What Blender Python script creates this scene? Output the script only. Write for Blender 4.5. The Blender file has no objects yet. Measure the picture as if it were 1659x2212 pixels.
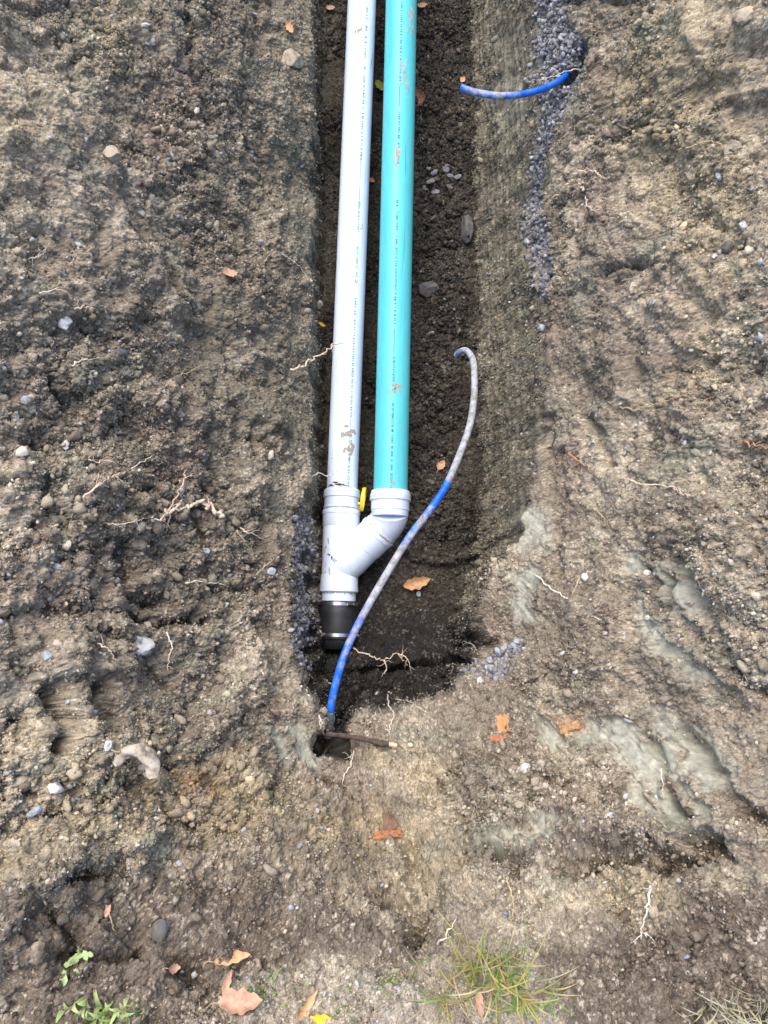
import bpy, math, random
import numpy as np
from mathutils import Vector, Matrix

# ------------------------------------------------------------------ camera, sky, sun, exposure
sc = bpy.context.scene
C = sc.collection
CAM_Z = 1.40
PITCH = math.radians(78.0)            # looking down into the trench
cam = bpy.data.cameras.new('camera'); cam_o = bpy.data.objects.new('camera', cam); C.objects.link(cam_o)
cam_o.location = (0, 0, CAM_Z); cam_o.rotation_euler = (math.pi/2 - PITCH, 0, 0)
cam.sensor_fit = 'VERTICAL'; cam.angle = 2*math.atan(1280/1862.0); cam.clip_start = .02; cam.clip_end = 300
sc.camera = cam_o
W = bpy.data.worlds.new("World"); sc.world = W; W.use_nodes = True
nt = W.node_tree; nt.nodes.clear()
sky = nt.nodes.new('ShaderNodeTexSky'); sky.sky_type = 'NISHITA'; sky.sun_disc = False
SUN_EL, SUN_AZ = math.radians(64), math.radians(-22)   # azimuth measured from +Y towards +X
sky.sun_elevation = SUN_EL; sky.sun_rotation = SUN_AZ; sky.dust_density = 3.0; sky.ozone_density = 1.0
bg = nt.nodes.new('ShaderNodeBackground'); bg.inputs['Strength'].default_value = .15
wo = nt.nodes.new('ShaderNodeOutputWorld')
nt.links.new(sky.outputs[0], bg.inputs[0]); nt.links.new(bg.outputs[0], wo.inputs[0])
sl = bpy.data.lights.new('sun', 'SUN'); sl.energy = 1.15; sl.angle = math.radians(50); sl.color = (1, .93, .84)
so = bpy.data.objects.new('sun', sl); C.objects.link(so)
sd = Vector((math.sin(SUN_AZ)*math.cos(SUN_EL), math.cos(SUN_AZ)*math.cos(SUN_EL), math.sin(SUN_EL)))
so.rotation_euler = sd.to_track_quat('Z', 'Y').to_euler(); so.location = (2, -2, 5)
sc.view_settings.view_transform = 'Standard'; sc.view_settings.look = 'None'
sc.view_settings.exposure = 1.13; sc.view_settings.gamma = 1
sc.cycles.max_bounces = 6; sc.cycles.diffuse_bounces = 4

# ------------------------------------------------------------------ measuring helpers (photo point + height -> place in the world)
F = 1609.0; CX, CY = 829.5, 1106.0
cp, sp = math.cos(PITCH), math.sin(PITCH)
def P(X, Y, z):
    a = (X-CX)/F; b = (CY-Y)/F
    d = np.array([a, cp+b*sp, -sp+b*cp]); t = (z-CAM_Z)/d[2]
    return np.array([d[0]*t, d[1]*t, z])
def project(V):
    d = V - np.array([0, 0, CAM_Z])
    zc = d[..., 1]*cp - d[..., 2]*sp
    return CX + F*d[..., 0]/zc, CY - F*(d[..., 1]*sp + d[..., 2]*cp)/zc, zc

# ------------------------------------------------------------------ noise
def hsh(ix, iy, seed):
    h = (ix.astype(np.int64)*374761393 + iy.astype(np.int64)*668265263 + seed*974634777) & 0xffffffff
    h = ((h ^ (h >> 13))*1274126177) & 0xffffffff
    h = ((h ^ (h >> 16))*2246822519) & 0xffffffff
    h = h ^ (h >> 15)
    return (h & 0xffffff).astype(np.float32)/np.float32(0xffffff)
def noise(x, y, seed=0):
    x0 = np.floor(x); y0 = np.floor(y); fx = (x-x0).astype(np.float32); fy = (y-y0).astype(np.float32)
    ix = x0.astype(np.int64); iy = y0.astype(np.int64)
    u = fx*fx*fx*(fx*(fx*6-15)+10); v = fy*fy*fy*(fy*(fy*6-15)+10)
    def g(dx, dy):
        a = hsh(ix+dx, iy+dy, seed)*6.2831853
        return np.cos(a)*(fx-dx) + np.sin(a)*(fy-dy)
    return ((g(0,0)*(1-u)+g(1,0)*u)*(1-v) + (g(0,1)*(1-u)+g(1,1)*u)*v)*1.5
def fbm(x, y, o, seed=0, gain=.5):
    s = 0; a = 1; n = 0
    for i in range(o):
        s = s + a*noise(x*2**i, y*2**i, seed+i*17); n += a; a *= gain
    return s/n
def voro(x, y, seed=0, tilt=.5):
    """broken-crumb relief: every cell a tilted facet with its own height, cracks between; returns relief, cell id noise, edge"""
    x0 = np.floor(x).astype(np.int64); y0 = np.floor(y).astype(np.int64)
    f1 = np.full(x.shape, 9., np.float32); f2 = np.full(x.shape, 9., np.float32)
    hh = np.zeros(x.shape, np.float32); idn = np.zeros(x.shape, np.float32)
    for dx in (-1, 0, 1):
        for dy in (-1, 0, 1):
            ix = x0+dx; iy = y0+dy
            r1 = hsh(ix, iy, seed); r2 = hsh(ix, iy, seed+1); r3 = hsh(ix, iy, seed+2)
            ddx = (x-ix-r1).astype(np.float32); ddy = (y-iy-r2).astype(np.float32)
            d = np.sqrt(ddx*ddx+ddy*ddy)
            near = d < f1
            f2 = np.where(near, f1, np.minimum(f2, d))
            ang = r3*37.7; rr = (r1*7.3+r2*3.1) % 1
            h = rr*.8 - .4 + tilt*(np.cos(ang)*ddx+np.sin(ang)*ddy) + .9*np.sqrt(np.maximum(0, .42-d*d))
            hh = np.where(near, h, hh); idn = np.where(near, (rr*5.7+r3) % 1, idn)
            f1 = np.where(near, d, f1)
    e = f2-f1
    return hh - .45*np.exp(-(e/.14)**2), idn, e
def hsh3(ix, iy, iz, seed):
    h = (ix*np.uint32(374761393) + iy*np.uint32(668265263) + iz*np.uint32(2246822519) + np.uint32((seed*974634777) & 0xffffffff))
    h = (h ^ (h >> np.uint32(13)))*np.uint32(1274126177); h = (h ^ (h >> np.uint32(16)))*np.uint32(2246822519)
    return h ^ (h >> np.uint32(15))
def noise3(x, y, z, seed=0):
    x0 = np.floor(x); y0 = np.floor(y); z0 = np.floor(z)
    fx = (x-x0).astype(np.float32); fy = (y-y0).astype(np.float32); fz = (z-z0).astype(np.float32)
    ix = x0.astype(np.int32).view(np.uint32); iy = y0.astype(np.int32).view(np.uint32); iz = z0.astype(np.int32).view(np.uint32)
    q = lambda f: f*f*f*(f*(f*6-15)+10)
    u, v, w = q(fx), q(fy), q(fz); out = 0
    for a in (0, 1):
        for b_ in (0, 1):
            for c_ in (0, 1):
                h = hsh3(ix+np.uint32(a), iy+np.uint32(b_), iz+np.uint32(c_), seed)
                gx = (h & np.uint32(1023)).astype(np.float32)/512-1; gy = ((h >> np.uint32(10)) & np.uint32(1023)).astype(np.float32)/512-1; g3 = ((h >> np.uint32(20)) & np.uint32(1023)).astype(np.float32)/512-1
                out = out + (u if a else 1-u)*(v if b_ else 1-v)*(w if c_ else 1-w)*(gx*(fx-a)+gy*(fy-b_)+g3*(fz-c_))
    return out*1.6
def fbm3(x, y, z, o, seed=0, gain=.5):
    s = 0; a = 1; n = 0
    for i in range(o):
        s = s + a*noise3(x*2**i, y*2**i, z*2**i+i*3.7, seed+i*17); n += a; a *= gain
    return s/n
def voro3(x, y, z, seed=0, tilt=.5):
    x = x.astype(np.float32); y = y.astype(np.float32); z = z.astype(np.float32)
    x0 = np.floor(x); y0 = np.floor(y); z0 = np.floor(z); fx = x-x0; fy = y-y0; fz = z-z0
    ix = x0.astype(np.int32).view(np.uint32); iy = y0.astype(np.int32).view(np.uint32); iz = z0.astype(np.int32).view(np.uint32)
    f1 = np.full(x.shape, 9., np.float32); f2 = f1.copy(); hh = np.zeros(x.shape, np.float32); idn = hh.copy(); k = np.float32(1/1023)
    m10 = np.uint32(1023)
    for a in (-1, 0, 1):
        for b_ in (-1, 0, 1):
            for c_ in (-1, 0, 1):
                h = hsh3(ix+np.uint32(a & 0xffffffff), iy+np.uint32(b_ & 0xffffffff), iz+np.uint32(c_ & 0xffffffff), seed)
                dx = fx-a-(h & m10)*k; dy = fy-b_-((h >> np.uint32(10)) & m10)*k; dz = fz-c_-((h >> np.uint32(20)) & m10)*k
                d = dx*dx+dy*dy+dz*dz; nr = d < f1
                f2 = np.where(nr, f1, np.minimum(f2, d)); f1 = np.where(nr, d, f1)
                rr = ((h*np.uint32(2654435761)) >> np.uint32(8)).astype(np.float32)/np.float32(1 << 24)
                an = rr*97
                hn = rr*.8-.4 + tilt*(np.cos(an)*dx+np.sin(an)*dy) + .9*np.sqrt(np.maximum(0, .42-d))
                hh = np.where(nr, hn, hh); idn = np.where(nr, (rr*57.3) % 1, idn)
    e = np.sqrt(f2)-np.sqrt(f1)
    return hh - .45*np.exp(-(e/.14)**2), idn, e
def sstep(a, b, x):
    t = np.clip((x-a)/(b-a), 0, 1); return t*t*(3-2*t)

# ------------------------------------------------------------------ object helpers
def meta(o, label=None, cat=None, group=None, kind=None):
    if label: o['label'] = label
    if cat: o['category'] = cat
    if group: o['group'] = group
    if kind: o['kind'] = kind
    return o
def mk(name, V, Fc, mat, parent=None, col=None, smooth=True, attrs=None, sharp=None):
    V = np.asarray(V, dtype=np.float32)
    me = bpy.data.meshes.new(name)
    if isinstance(Fc, np.ndarray):
        n, k = Fc.shape
        me.vertices.add(len(V)); me.vertices.foreach_set('co', V.ravel())
        me.loops.add(n*k); me.loops.foreach_set('vertex_index', Fc.ravel().astype(np.int32))
        me.polygons.add(n); me.polygons.foreach_set('loop_start', (np.arange(n)*k).astype(np.int32))
        me.update(calc_edges=True)
    else:
        me.from_pydata([tuple(map(float, v)) for v in V], [], Fc)
    me.polygons.foreach_set('use_smooth', np.full(len(me.polygons), smooth))
    if sharp and smooth:
        try: me.set_sharp_from_angle(angle=math.radians(sharp))
        except Exception: pass
    if col is not None:
        at = me.color_attributes.new('col', 'FLOAT_COLOR', 'POINT')
        c4 = np.ones((len(V), 4), np.float32); c4[:, :3] = col; at.data.foreach_set('color', c4.ravel())
    for k_, v_ in (attrs or {}).items():
        at = me.attributes.new(k_, 'FLOAT', 'POINT'); at.data.foreach_set('value', np.asarray(v_, np.float32))
    me.materials.append(mat)
    o = bpy.data.objects.new(name, me); C.objects.link(o)
    if parent: o.parent = parent
    return o
def empty(name, loc):
    o = bpy.data.objects.new(name, None); o.empty_display_size = .05; o.location = tuple(map(float, loc)); C.objects.link(o); return o
def under(o, parent):
    o.parent = parent; o.matrix_parent_inverse = Matrix.Translation(-Vector(parent.location)); return o

# ------------------------------------------------------------------ materials
def newmat(name):
    m = bpy.data.materials.new(name); m.use_nodes = True
    return m, m.node_tree, m.node_tree.nodes['Principled BSDF']
def N(t, typ, **kw):
    n = t.nodes.new(typ)
    for k, v in kw.items():
        if k in n.inputs: n.inputs[k].default_value = v
        else: setattr(n, k, v)
    return n
def ramp(t, src, stops):
    r = t.nodes.new('ShaderNodeValToRGB'); cr = r.color_ramp
    while len(cr.elements) < len(stops): cr.elements.new(.5)
    for e, (p, c) in zip(cr.elements, stops): e.position = p; e.color = (*c, 1) if len(c) == 3 else c
    t.links.new(src, r.inputs[0]); return r.outputs[0]
def mixc(t, f, a, b, mode='MIX'):
    m = t.nodes.new('ShaderNodeMix'); m.data_type = 'RGBA'; m.blend_type = mode
    for s, v in ((0, f), (6, a), (7, b)):
        if hasattr(v, 'is_linked'): t.links.new(v, m.inputs[s])
        else: m.inputs[s].default_value = v if s == 0 or len(v) == 4 else (*v, 1)
    return m.outputs[2]
def noise_n(t, scale, detail=4, rough=.6, vec=None):
    n = N(t, 'ShaderNodeTexNoise'); n.inputs['Scale'].default_value = scale; n.inputs['Detail'].default_value = detail
    n.inputs['Roughness'].default_value = rough
    if vec is None:
        tc = N(t, 'ShaderNodeTexCoord'); vec = tc.outputs['Object']
    t.links.new(vec, n.inputs['Vector']); return n.outputs[0]
def bump(t, b, src, strength, dist):
    n = N(t, 'ShaderNodeBump'); n.inputs['Strength'].default_value = strength; n.inputs['Distance'].default_value = dist
    t.links.new(src, n.inputs['Height']); t.links.new(n.outputs[0], b.inputs['Normal'])

m_soil, t, b = newmat('soil')
at = N(t, 'ShaderNodeAttribute', attribute_name='col')
fine = noise_n(t, 420, 3, .7); atc = N(t, 'ShaderNodeAttribute', attribute_name='clay')
f2_ = ramp(t, fine, [(.3, (.62, .62, .62)), (.5, (1, 1, 1)), (.68, (1.5, 1.48, 1.42))])
c = mixc(t, 1.0, at.outputs['Color'], mixc(t, atc.outputs['Fac'], f2_, (1, 1, 1)), 'MULTIPLY'); t.links.new(c, b.inputs['Base Color'])
b.inputs['Roughness'].default_value = .92; b.inputs['Specular IOR Level'].default_value = .18
bump(t, b, noise_n(t, 260, 5, .75), .55, .004)

def rockmat(name, rough=.75):
    m, t, b = newmat(name)
    at = N(t, 'ShaderNodeAttribute', attribute_name='col')
    f = ramp(t, noise_n(t, 180, 4, .7), [(.3, (.7, .7, .7)), (.7, (1.25, 1.25, 1.22))])
    t.links.new(mixc(t, 1.0, at.outputs['Color'], f, 'MULTIPLY'), b.inputs['Base Color'])
    b.inputs['Roughness'].default_value = rough; b.inputs['Specular IOR Level'].default_value = .3
    bump(t, b, noise_n(t, 150, 5, .7), .4, .003); return m
m_rock = rockmat('stone')

def stonemat(name, c1, c2):
    m, t, b = newmat(name)
    n1 = noise_n(t, 45, 6, .65)
    c = ramp(t, n1, [(.32, c2), (.5, c1), (.72, tuple(min(1, x*1.25) for x in c1))])
    mud = ramp(t, noise_n(t, 22, 4, .7), [(.5, (0, 0, 0)), (.62, (1, 1, 1))])
    t.links.new(mixc(t, mud, c, (.17, .135, .095)), b.inputs['Base Color'])
    b.inputs['Roughness'].default_value = .85
    bump(t, b, noise_n(t, 120, 5, .75), .6, .005); return m
m_st_pale = stonemat('pale_stone', (.64, .62, .60), (.42, .40, .37))
m_st_blue = stonemat('blue_grey_stone', (.36, .39, .43), (.2, .22, .25))
m_st_tan = stonemat('tan_stone', (.42, .35, .26), (.24, .19, .13))
m_st_dark = stonemat('dark_stone', (.10, .10, .105), (.05, .05, .055))

def pvc(name, base, dirt, blotch=.0):
    m, t, b = newmat(name)
    tc = N(t, 'ShaderNodeTexCoord')
    mp = N(t, 'ShaderNodeMapping'); t.links.new(tc.outputs['Object'], mp.inputs[0]); mp.inputs['Scale'].default_value = (1, .12, 1)
    st = noise_n(t, 60, 5, .7, mp.outputs[0])
    c = mixc(t, ramp(t, st, [(.35, (0, 0, 0)), (.8, (1, 1, 1))]), base, tuple(x*.80 for x in base))
    sp_ = ramp(t, noise_n(t, 26, 7, .78), [(.58, (0, 0, 0)), (.72, (.6, .6, .6))])
    lg = ramp(t, noise_n(t, 2.6, 3, .6), [(.42, (0, 0, 0)), (.62, (1, 1, 1))])
    mask = mixc(t, 1.0, sp_, lg, 'MULTIPLY')
    c = mixc(t, mask, c, dirt)
    dk = ramp(t, noise_n(t, 130, 4, .8), [(.69, (0, 0, 0)), (.76, (.6, .6, .6))])
    c = mixc(t, mixc(t, 1.0, dk, lg, 'MULTIPLY'), c, (.12, .11, .10))
    t.links.new(c, b.inputs['Base Color'])
    t.links.new(ramp(t, st, [(.3, (.34,)*3), (.8, (.5,)*3)]), b.inputs['Roughness'])
    b.inputs['Specular IOR Level'].default_value = .4
    bump(t, b, noise_n(t, 9, 3, .5), .08, .01); return m
m_white = pvc('white_plastic', (.70, .81, .98), (.42, .38, .33))
m_fit = pvc('fitting_plastic', (.73, .82, .95), (.42, .36, .28))
m_teal = pvc('teal_plastic', (.11, .60, .66), (.30, .46, .42))

def plain(name, c, rough=.6, metal=0, var=.25, scale=60, bmp=.2):
    m, t, b = newmat(name)
    n = noise_n(t, scale, 4, .65)
    t.links.new(ramp(t, n, [(.3, tuple(x*(1-var) for x in c)), (.7, tuple(min(1, x*(1+var)) for x in c))]), b.inputs['Base Color'])
    b.inputs['Roughness'].default_value = rough; b.inputs['Metallic'].default_value = metal
    if bmp: bump(t, b, n, bmp, .003)
    return m
m_ink = plain('grey_ink', (.13, .16, .24), .7, bmp=0)
m_ink2 = plain('dark_teal_ink', (.02, .12, .15), .7, bmp=0)
m_mud = plain('dried_mud', (.38, .33, .27), .95, var=.5, scale=300, bmp=.8)
m_mudd = plain('dark_mud', (.06, .05, .04), .95, var=.5, scale=300, bmp=.8)
m_scr = plain('scratch', (.10, .12, .15), .8, bmp=0)
m_rub = plain('black_rubber', (.018, .019, .022), .55, var=.6, scale=25, bmp=.25)
m_steel = plain('clamp_steel', (.55, .56, .58), .32, 1, var=.2, scale=70, bmp=.15)
m_yel = plain('yellow_plastic', (.80, .58, .03), .4, var=.2, scale=50, bmp=.1)
m_conn = plain('grey_green_plastic', (.15, .19, .19), .6, var=.5, scale=90, bmp=.4)
m_rust = plain('rusty_brown', (.075, .055, .04), .85, var=.5, scale=80, bmp=.7)
m_root = plain('pale_root', (.68, .54, .41), .85, var=.35, scale=130, bmp=.5)
m_root_y = plain('straw_root', (.50, .39, .22), .85, var=.35, scale=130, bmp=.5)
m_root_w = plain('white_root', (.74, .67, .56), .85, var=.3, scale=130, bmp=.4)
m_root_d = plain('brown_root', (.20, .14, .10), .85, var=.35, scale=130, bmp=.5)
m_root_r = plain('reddish_root', (.42, .22, .13), .85, var=.4, scale=130, bmp=.5)
m_wood = plain('orange_wood', (.58, .29, .12), .8, var=.3, scale=90, bmp=.5)
m_woodcut = plain('cut_wood', (.66, .48, .30), .8, var=.25, scale=120, bmp=.4)
def leafmat(name, c):
    m, t, b = newmat(name)
    n = noise_n(t, 70, 5, .7)
    t.links.new(ramp(t, n, [(.3, tuple(x*.55 for x in c)), (.5, c), (.72, tuple(min(1, x*1.3) for x in c))]), b.inputs['Base Color'])
    b.inputs['Roughness'].default_value = .7; bump(t, b, noise_n(t, 160, 3, .6), .4, .002); return m
m_lf_tan = leafmat('tan_leaf', (.58, .33, .16)); m_lf_or = leafmat('orange_leaf', (.55, .22, .07))
m_lf_yel = leafmat('yellow_leaf', (.75, .52, .03)); m_lf_pink = leafmat('pinkish_leaf', (.52, .30, .20))
m_lf_ol = leafmat('olive_leaf', (.28, .28, .05)); m_weed = leafmat('pale_green_weed', (.36, .48, .20))
m_lf_br = leafmat('brown_leaf', (.25, .12, .07))
m_grass, t, b = newmat('grass')
at = N(t, 'ShaderNodeAttribute', attribute_name='col'); t.links.new(at.outputs['Color'], b.inputs['Base Color'])
b.inputs['Roughness'].default_value = .55
m_hose, t, b = newmat('blue_hose')
at = N(t, 'ShaderNodeAttribute', attribute_name='mud')
n1 = noise_n(t, 42, 8, .72)
add = N(t, 'ShaderNodeMath', operation='ADD'); t.links.new(at.outputs['Fac'], add.inputs[0]); t.links.new(n1, add.inputs[1])
mask = ramp(t, add.outputs[0], [(.78, (0, 0, 0)), (.98, (1, 1, 1))])
mudc = ramp(t, noise_n(t, 50, 5, .7), [(.35, (.22, .20, .17)), (.5, (.36, .37, .39)), (.62, (.45, .49, .56))])
film = ramp(t, noise_n(t, 30, 4, .7), [(.4, (.006, .105, .62)), (.62, (.03, .19, .72))])
t.links.new(mixc(t, mask, film, mudc), b.inputs['Base Color'])
t.links.new(ramp(t, mask, [(0, (.32,)*3), (1, (.85,)*3)]), b.inputs['Roughness'])
bump(t, b, add.outputs[0], .25, .004)

# ------------------------------------------------------------------ the ground: one sheet with the trench cut into it
def axis(lo, hi, step, far, grow=1.16):
    a = list(np.arange(lo, hi, step)); s = step*2; x = hi
    while x < far: a.append(x); x += s; s *= grow
    s = step*2; x = lo-s
    while x > -far: a.insert(0, x); s *= grow; x -= s
    return np.array(a)
STEP = .0020
ax = axis(-1.08, 1.08, STEP, 40); ay = axis(-.80, 2.72, STEP, 40)
GX, GY = np.meshgrid(ax, ay)        # [row=y, col=x]
ctrl = [ # photo X, Y, height
 (600,0,-.74),(600,300,-.78),(600,900,-.80),(664,0,-.97),(666,400,-.99),(668,900,-1.0),(615,1150,-.80),(620,1300,-.74),(680,1540,-.70),
 (0,0,-.22),(0,300,-.16),(0,600,-.14),(0,1100,-.16),(0,1500,-.12),(0,1900,-.13),(0,2212,-.12),
 (300,0,-.46),(300,600,-.44),(300,1100,-.42),(300,1500,-.40),(300,1800,-.31),(300,2000,-.22),(300,2212,-.15),
 (470,300,-.66),(470,900,-.66),(480,1300,-.60),(500,1550,-.55),(520,1800,-.43),(520,1980,-.29),
 (760,1600,-.70),(830,1640,-.63),(830,1800,-.49),(830,1950,-.35),(830,2060,-.25),(830,2212,-.17),
 (900,1550,-.70),(1100,1500,-.64),(1100,1650,-.52),(1100,1850,-.37),(1100,1970,-.28),(1100,2212,-.16),
 (1210,0,-.60),(1200,300,-.64),(1200,600,-.67),(1185,1000,-.70),(1090,1300,-.70),
 (1400,0,-.36),(1400,300,-.42),(1400,800,-.42),(1400,1200,-.40),(1400,1600,-.37),(1450,1850,-.28),(1450,2000,-.20),
 (1659,0,-.05),(1659,600,-.10),(1659,1200,-.10),(1659,1700,-.15),(1659,1900,-.14),(1659,2212,-.12)]
cpnt = [P(*c_) for c_ in ctrl]
for x_, y_, z_ in [(-1.5,-1,-.05),(-1.5,0,.0),(-1.5,1,.03),(-1.5,2,.02),(-1.5,3,0),(1.5,-1,-.05),(1.5,0,.0),(1.5,1,.08),(1.5,2,.08),(1.5,3,0),
                   (0,-1.2,-.12),(-.8,-1.2,-.1),(.8,-1.2,-.1),(-.95,2.6,-.1),(.95,2.6,-.05),(-.5,3.2,-.55),(.6,3.2,-.5)]:
    cpnt.append(np.array([x_, y_, z_]))
cpnt = np.array(cpnt)
def rk(r2): return np.sqrt(r2+.05**2)
A_ = rk(((cpnt[:, None, :2]-cpnt[None, :, :2])**2).sum(-1)) ; n_ = len(cpnt)
M_ = np.zeros((n_+3, n_+3)); M_[:n_, :n_] = A_ - np.eye(n_)*.02; M_[:n_, n_] = 1; M_[:n_, n_+1:] = cpnt[:, :2]; M_[n_:, :n_] = M_[:n_, n_:].T
w_ = np.linalg.solve(M_, np.r_[cpnt[:, 2], 0, 0, 0])
U = np.full(GX.shape, w_[n_]) + w_[n_+1]*GX + w_[n_+2]*GY
for i in range(n_): U += w_[i]*rk((GX-cpnt[i, 0])**2 + (GY-cpnt[i, 1])**2)
rfar = np.maximum(np.maximum(np.abs(GX)-1.3, GY-3.0), -1.0-GY)
U = U*(1-sstep(0, .6, rfar)); U = np.clip(U, -1.0, .3)

def polysd(px, py, poly):
    """signed distance, positive inside"""
    d2 = np.full(px.shape, 1e9); ins = np.zeros(px.shape, bool); n = len(poly)
    for i in range(n):
        ax_, ay_ = poly[i]; bx, by = poly[(i+1) % n]; ex, ey = bx-ax_, by-ay_
        tt = np.clip(((px-ax_)*ex+(py-ay_)*ey)/(ex*ex+ey*ey+1e-12), 0, 1)
        d2 = np.minimum(d2, (px-ax_-tt*ex)**2+(py-ay_-tt*ey)**2)
        cnd = ((ay_ > py) != (by > py)); xx = (bx-ax_)*(py-ay_)/((by-ay_) if by != ay_ else 1e-9)+ax_
        ins ^= (cnd & (px < xx))
    return np.where(ins, 1, -1)*np.sqrt(d2)
lip = [(1185,0,-.62),(1190,250,-.64),(1190,500,-.68),(1185,800,-.72),(1165,1000,-.73),(1130,1150,-.74),(1075,1260,-.74),(1050,1330,-.72),(1075,1400,-.70),
       (1020,1450,-.70),(975,1498,-.70),(915,1530,-.70),(850,1552,-.70),(790,1560,-.70),(758,1582,-.71),(735,1606,-.71),(705,1600,-.71),(690,1565,-.71),(655,1508,-.73),(633,1460,-.75),
       (622,1300,-.76),(624,1150,-.80),(650,1075,-.93),(672,1020,-1.0),(671,800,-1.0),(669,400,-.99),(667,0,-.97)]
lp = [tuple(P(*l)[:2]) for l in lip]
lp = [(lp[0][0]+.03, 5.0)] + lp + [(lp[-1][0]-.03, 5.0)]
near = (np.abs(GX) < 1.2) & (GY < 5.2) & (GY > -.5)
D = np.full(GX.shape, -1.0)
wobx = .022*fbm(GX*5, GY*5, 3, 5) + .012*noise(GX*24, GY*20, 6) + .018*fbm(GX*30, GY*30, 3, 7)*sstep(.6, .2, GY)
D[near] = polysd(GX[near], GY[near], lp)
D = D + np.where(near, wobx, 0)
floor_z = -1.23 + .065*np.clip(GY-.4, 0, 3) + .03*noise(GX*4, GY*4, 11)
floor_z += .10*sstep(.22, -.02, GY) - .08*sstep(.06, .03, GY)*sstep(-.05, .0, GX)*0
ledge = sstep(.075, .055, GY + .03*noise(GX*9, GY*3, 21)); floor_z += .045*ledge
Wl = .085-.055*sstep(.44, .54, GY); Wr = np.interp(GY, [.2,.4,.6,.9,1.5,3], [.05,.06,.11,.15,.175,.19]); Wd = Wl + (Wr-Wl)*sstep(-.15, .25, GX); Wd = Wd + (.05-Wd)*sstep(.13, -.04, GY)
s_ = np.clip(D/Wd, 0, 1); prof = 1-(1-s_)**1.02
Uc = np.minimum(U, np.where(D > -.05, -.55, 9))
Z0 = U + (np.minimum(floor_z, U)-U)*prof
wall = np.where((s_ > 0) & (s_ < 1), 1, 0)*sstep(0, .15, s_)*sstep(1, .8, s_)
infloor = sstep(.93, 1.0, s_ + .03*noise(GX*60, GY*60, 12))

class Cover:
    """what the photo point (X, Y) lies on: nearest surface point per small cell"""
    def __init__(s, V, stepc=4):
        X, Y, zc = project(V); s.c = stepc
        s.w = int(1900/stepc); s.h = int(2500/stepc)
        i = ((X+100)/stepc).astype(np.int64); j = ((Y+100)/stepc).astype(np.int64)
        ok = (i >= 0) & (i < s.w) & (j >= 0) & (j < s.h) & (zc > .2)
        idx = np.nonzero(ok)[0]; key = j[idx]*s.w+i[idx]
        o = np.lexsort((zc[idx], key)); key = key[o]; idx = idx[o]
        first = np.r_[True, key[1:] != key[:-1]]
        s.buf = np.full(s.w*s.h, -1, np.int64); s.buf[key[first]] = idx[first]; s.V = V
    def idx(s, X, Y):
        i0 = int((X+100)/s.c); j0 = int((Y+100)/s.c)
        for r in range(0, 14):
            best = -1
            for j in range(j0-r, j0+r+1):
                for i in range(i0-r, i0+r+1):
                    if 0 <= i < s.w and 0 <= j < s.h and s.buf[j*s.w+i] >= 0:
                        k = s.buf[j*s.w+i]; return int(k)
        return 0
    def at(s, X, Y): return s.V[s.idx(X, Y)]
V0 = np.stack([GX.ravel(), GY.ravel(), Z0.ravel()], 1)
cov0 = Cover(V0)
def w2(X, Y): v = cov0.at(X, Y); return (v[0], v[1])

dy_, dx_ = np.gradient(Z0, ay, ax)
def smooth(a, k=6):
    for _ in range(k):
        a = (np.roll(a, 1, 0)+np.roll(a, -1, 0)+np.roll(a, 1, 1)+np.roll(a, -1, 1)+2*a)/6
    return a
dxs = np.clip(smooth(dx_, 8), -2.5, 2.5); dys = np.clip(smooth(dy_, 8), -2.5, 2.5)
NL = np.sqrt(dxs**2+dys**2+1); NX, NY, NZ = -dxs/NL, -dys/NL, 1/NL
gz = Z0+1.19
su = np.tanh(GX/.30)*sstep(-.45, .25, GY)
Uu = GX + gz*.8*su; Vv = GY - gz*.7*sstep(.15, -.25, GY)

def region(pts, edge=.02, nz=.02, freq=14, seed=3):
    poly = [w2(*p) for p in pts]
    xs = [p[0] for p in poly]; ys = [p[1] for p in poly]
    m = (GX > min(xs)-.12) & (GX < max(xs)+.12) & (GY > min(ys)-.12) & (GY < max(ys)+.12)
    r = np.zeros(GX.shape)
    d = polysd(GX[m], GY[m], poly) + nz*fbm(GX[m]*freq, GY[m]*freq, 4, seed, .65)*1.6
    r[m] = sstep(-edge, edge, d); return r
def groove(pts, width, depth, nz=.012):
    q = [w2(*p) for p in pts]
    xs = [p[0] for p in q]; ys = [p[1] for p in q]; e = width*3+.03
    m = (GX > min(xs)-e) & (GX < max(xs)+e) & (GY > min(ys)-e) & (GY < max(ys)+e)
    gx = GX[m]+nz*noise(GX[m]*22, GY[m]*22, 71); gy = GY[m]+nz*noise(GX[m]*22, GY[m]*22, 72)
    d2 = np.full(gx.shape, 1e9)
    for (x0, y0), (x1, y1) in zip(q[:-1], q[1:]):
        ex, ey = x1-x0, y1-y0; tt = np.clip(((gx-x0)*ex+(gy-y0)*ey)/(ex*ex+ey*ey+1e-12), 0, 1)
        d2 = np.minimum(d2, (gx-x0-tt*ex)**2+(gy-y0-tt*ey)**2)
    r = np.zeros(GX.shape); r[m] = depth*np.exp(-d2/width**2); return r

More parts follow.
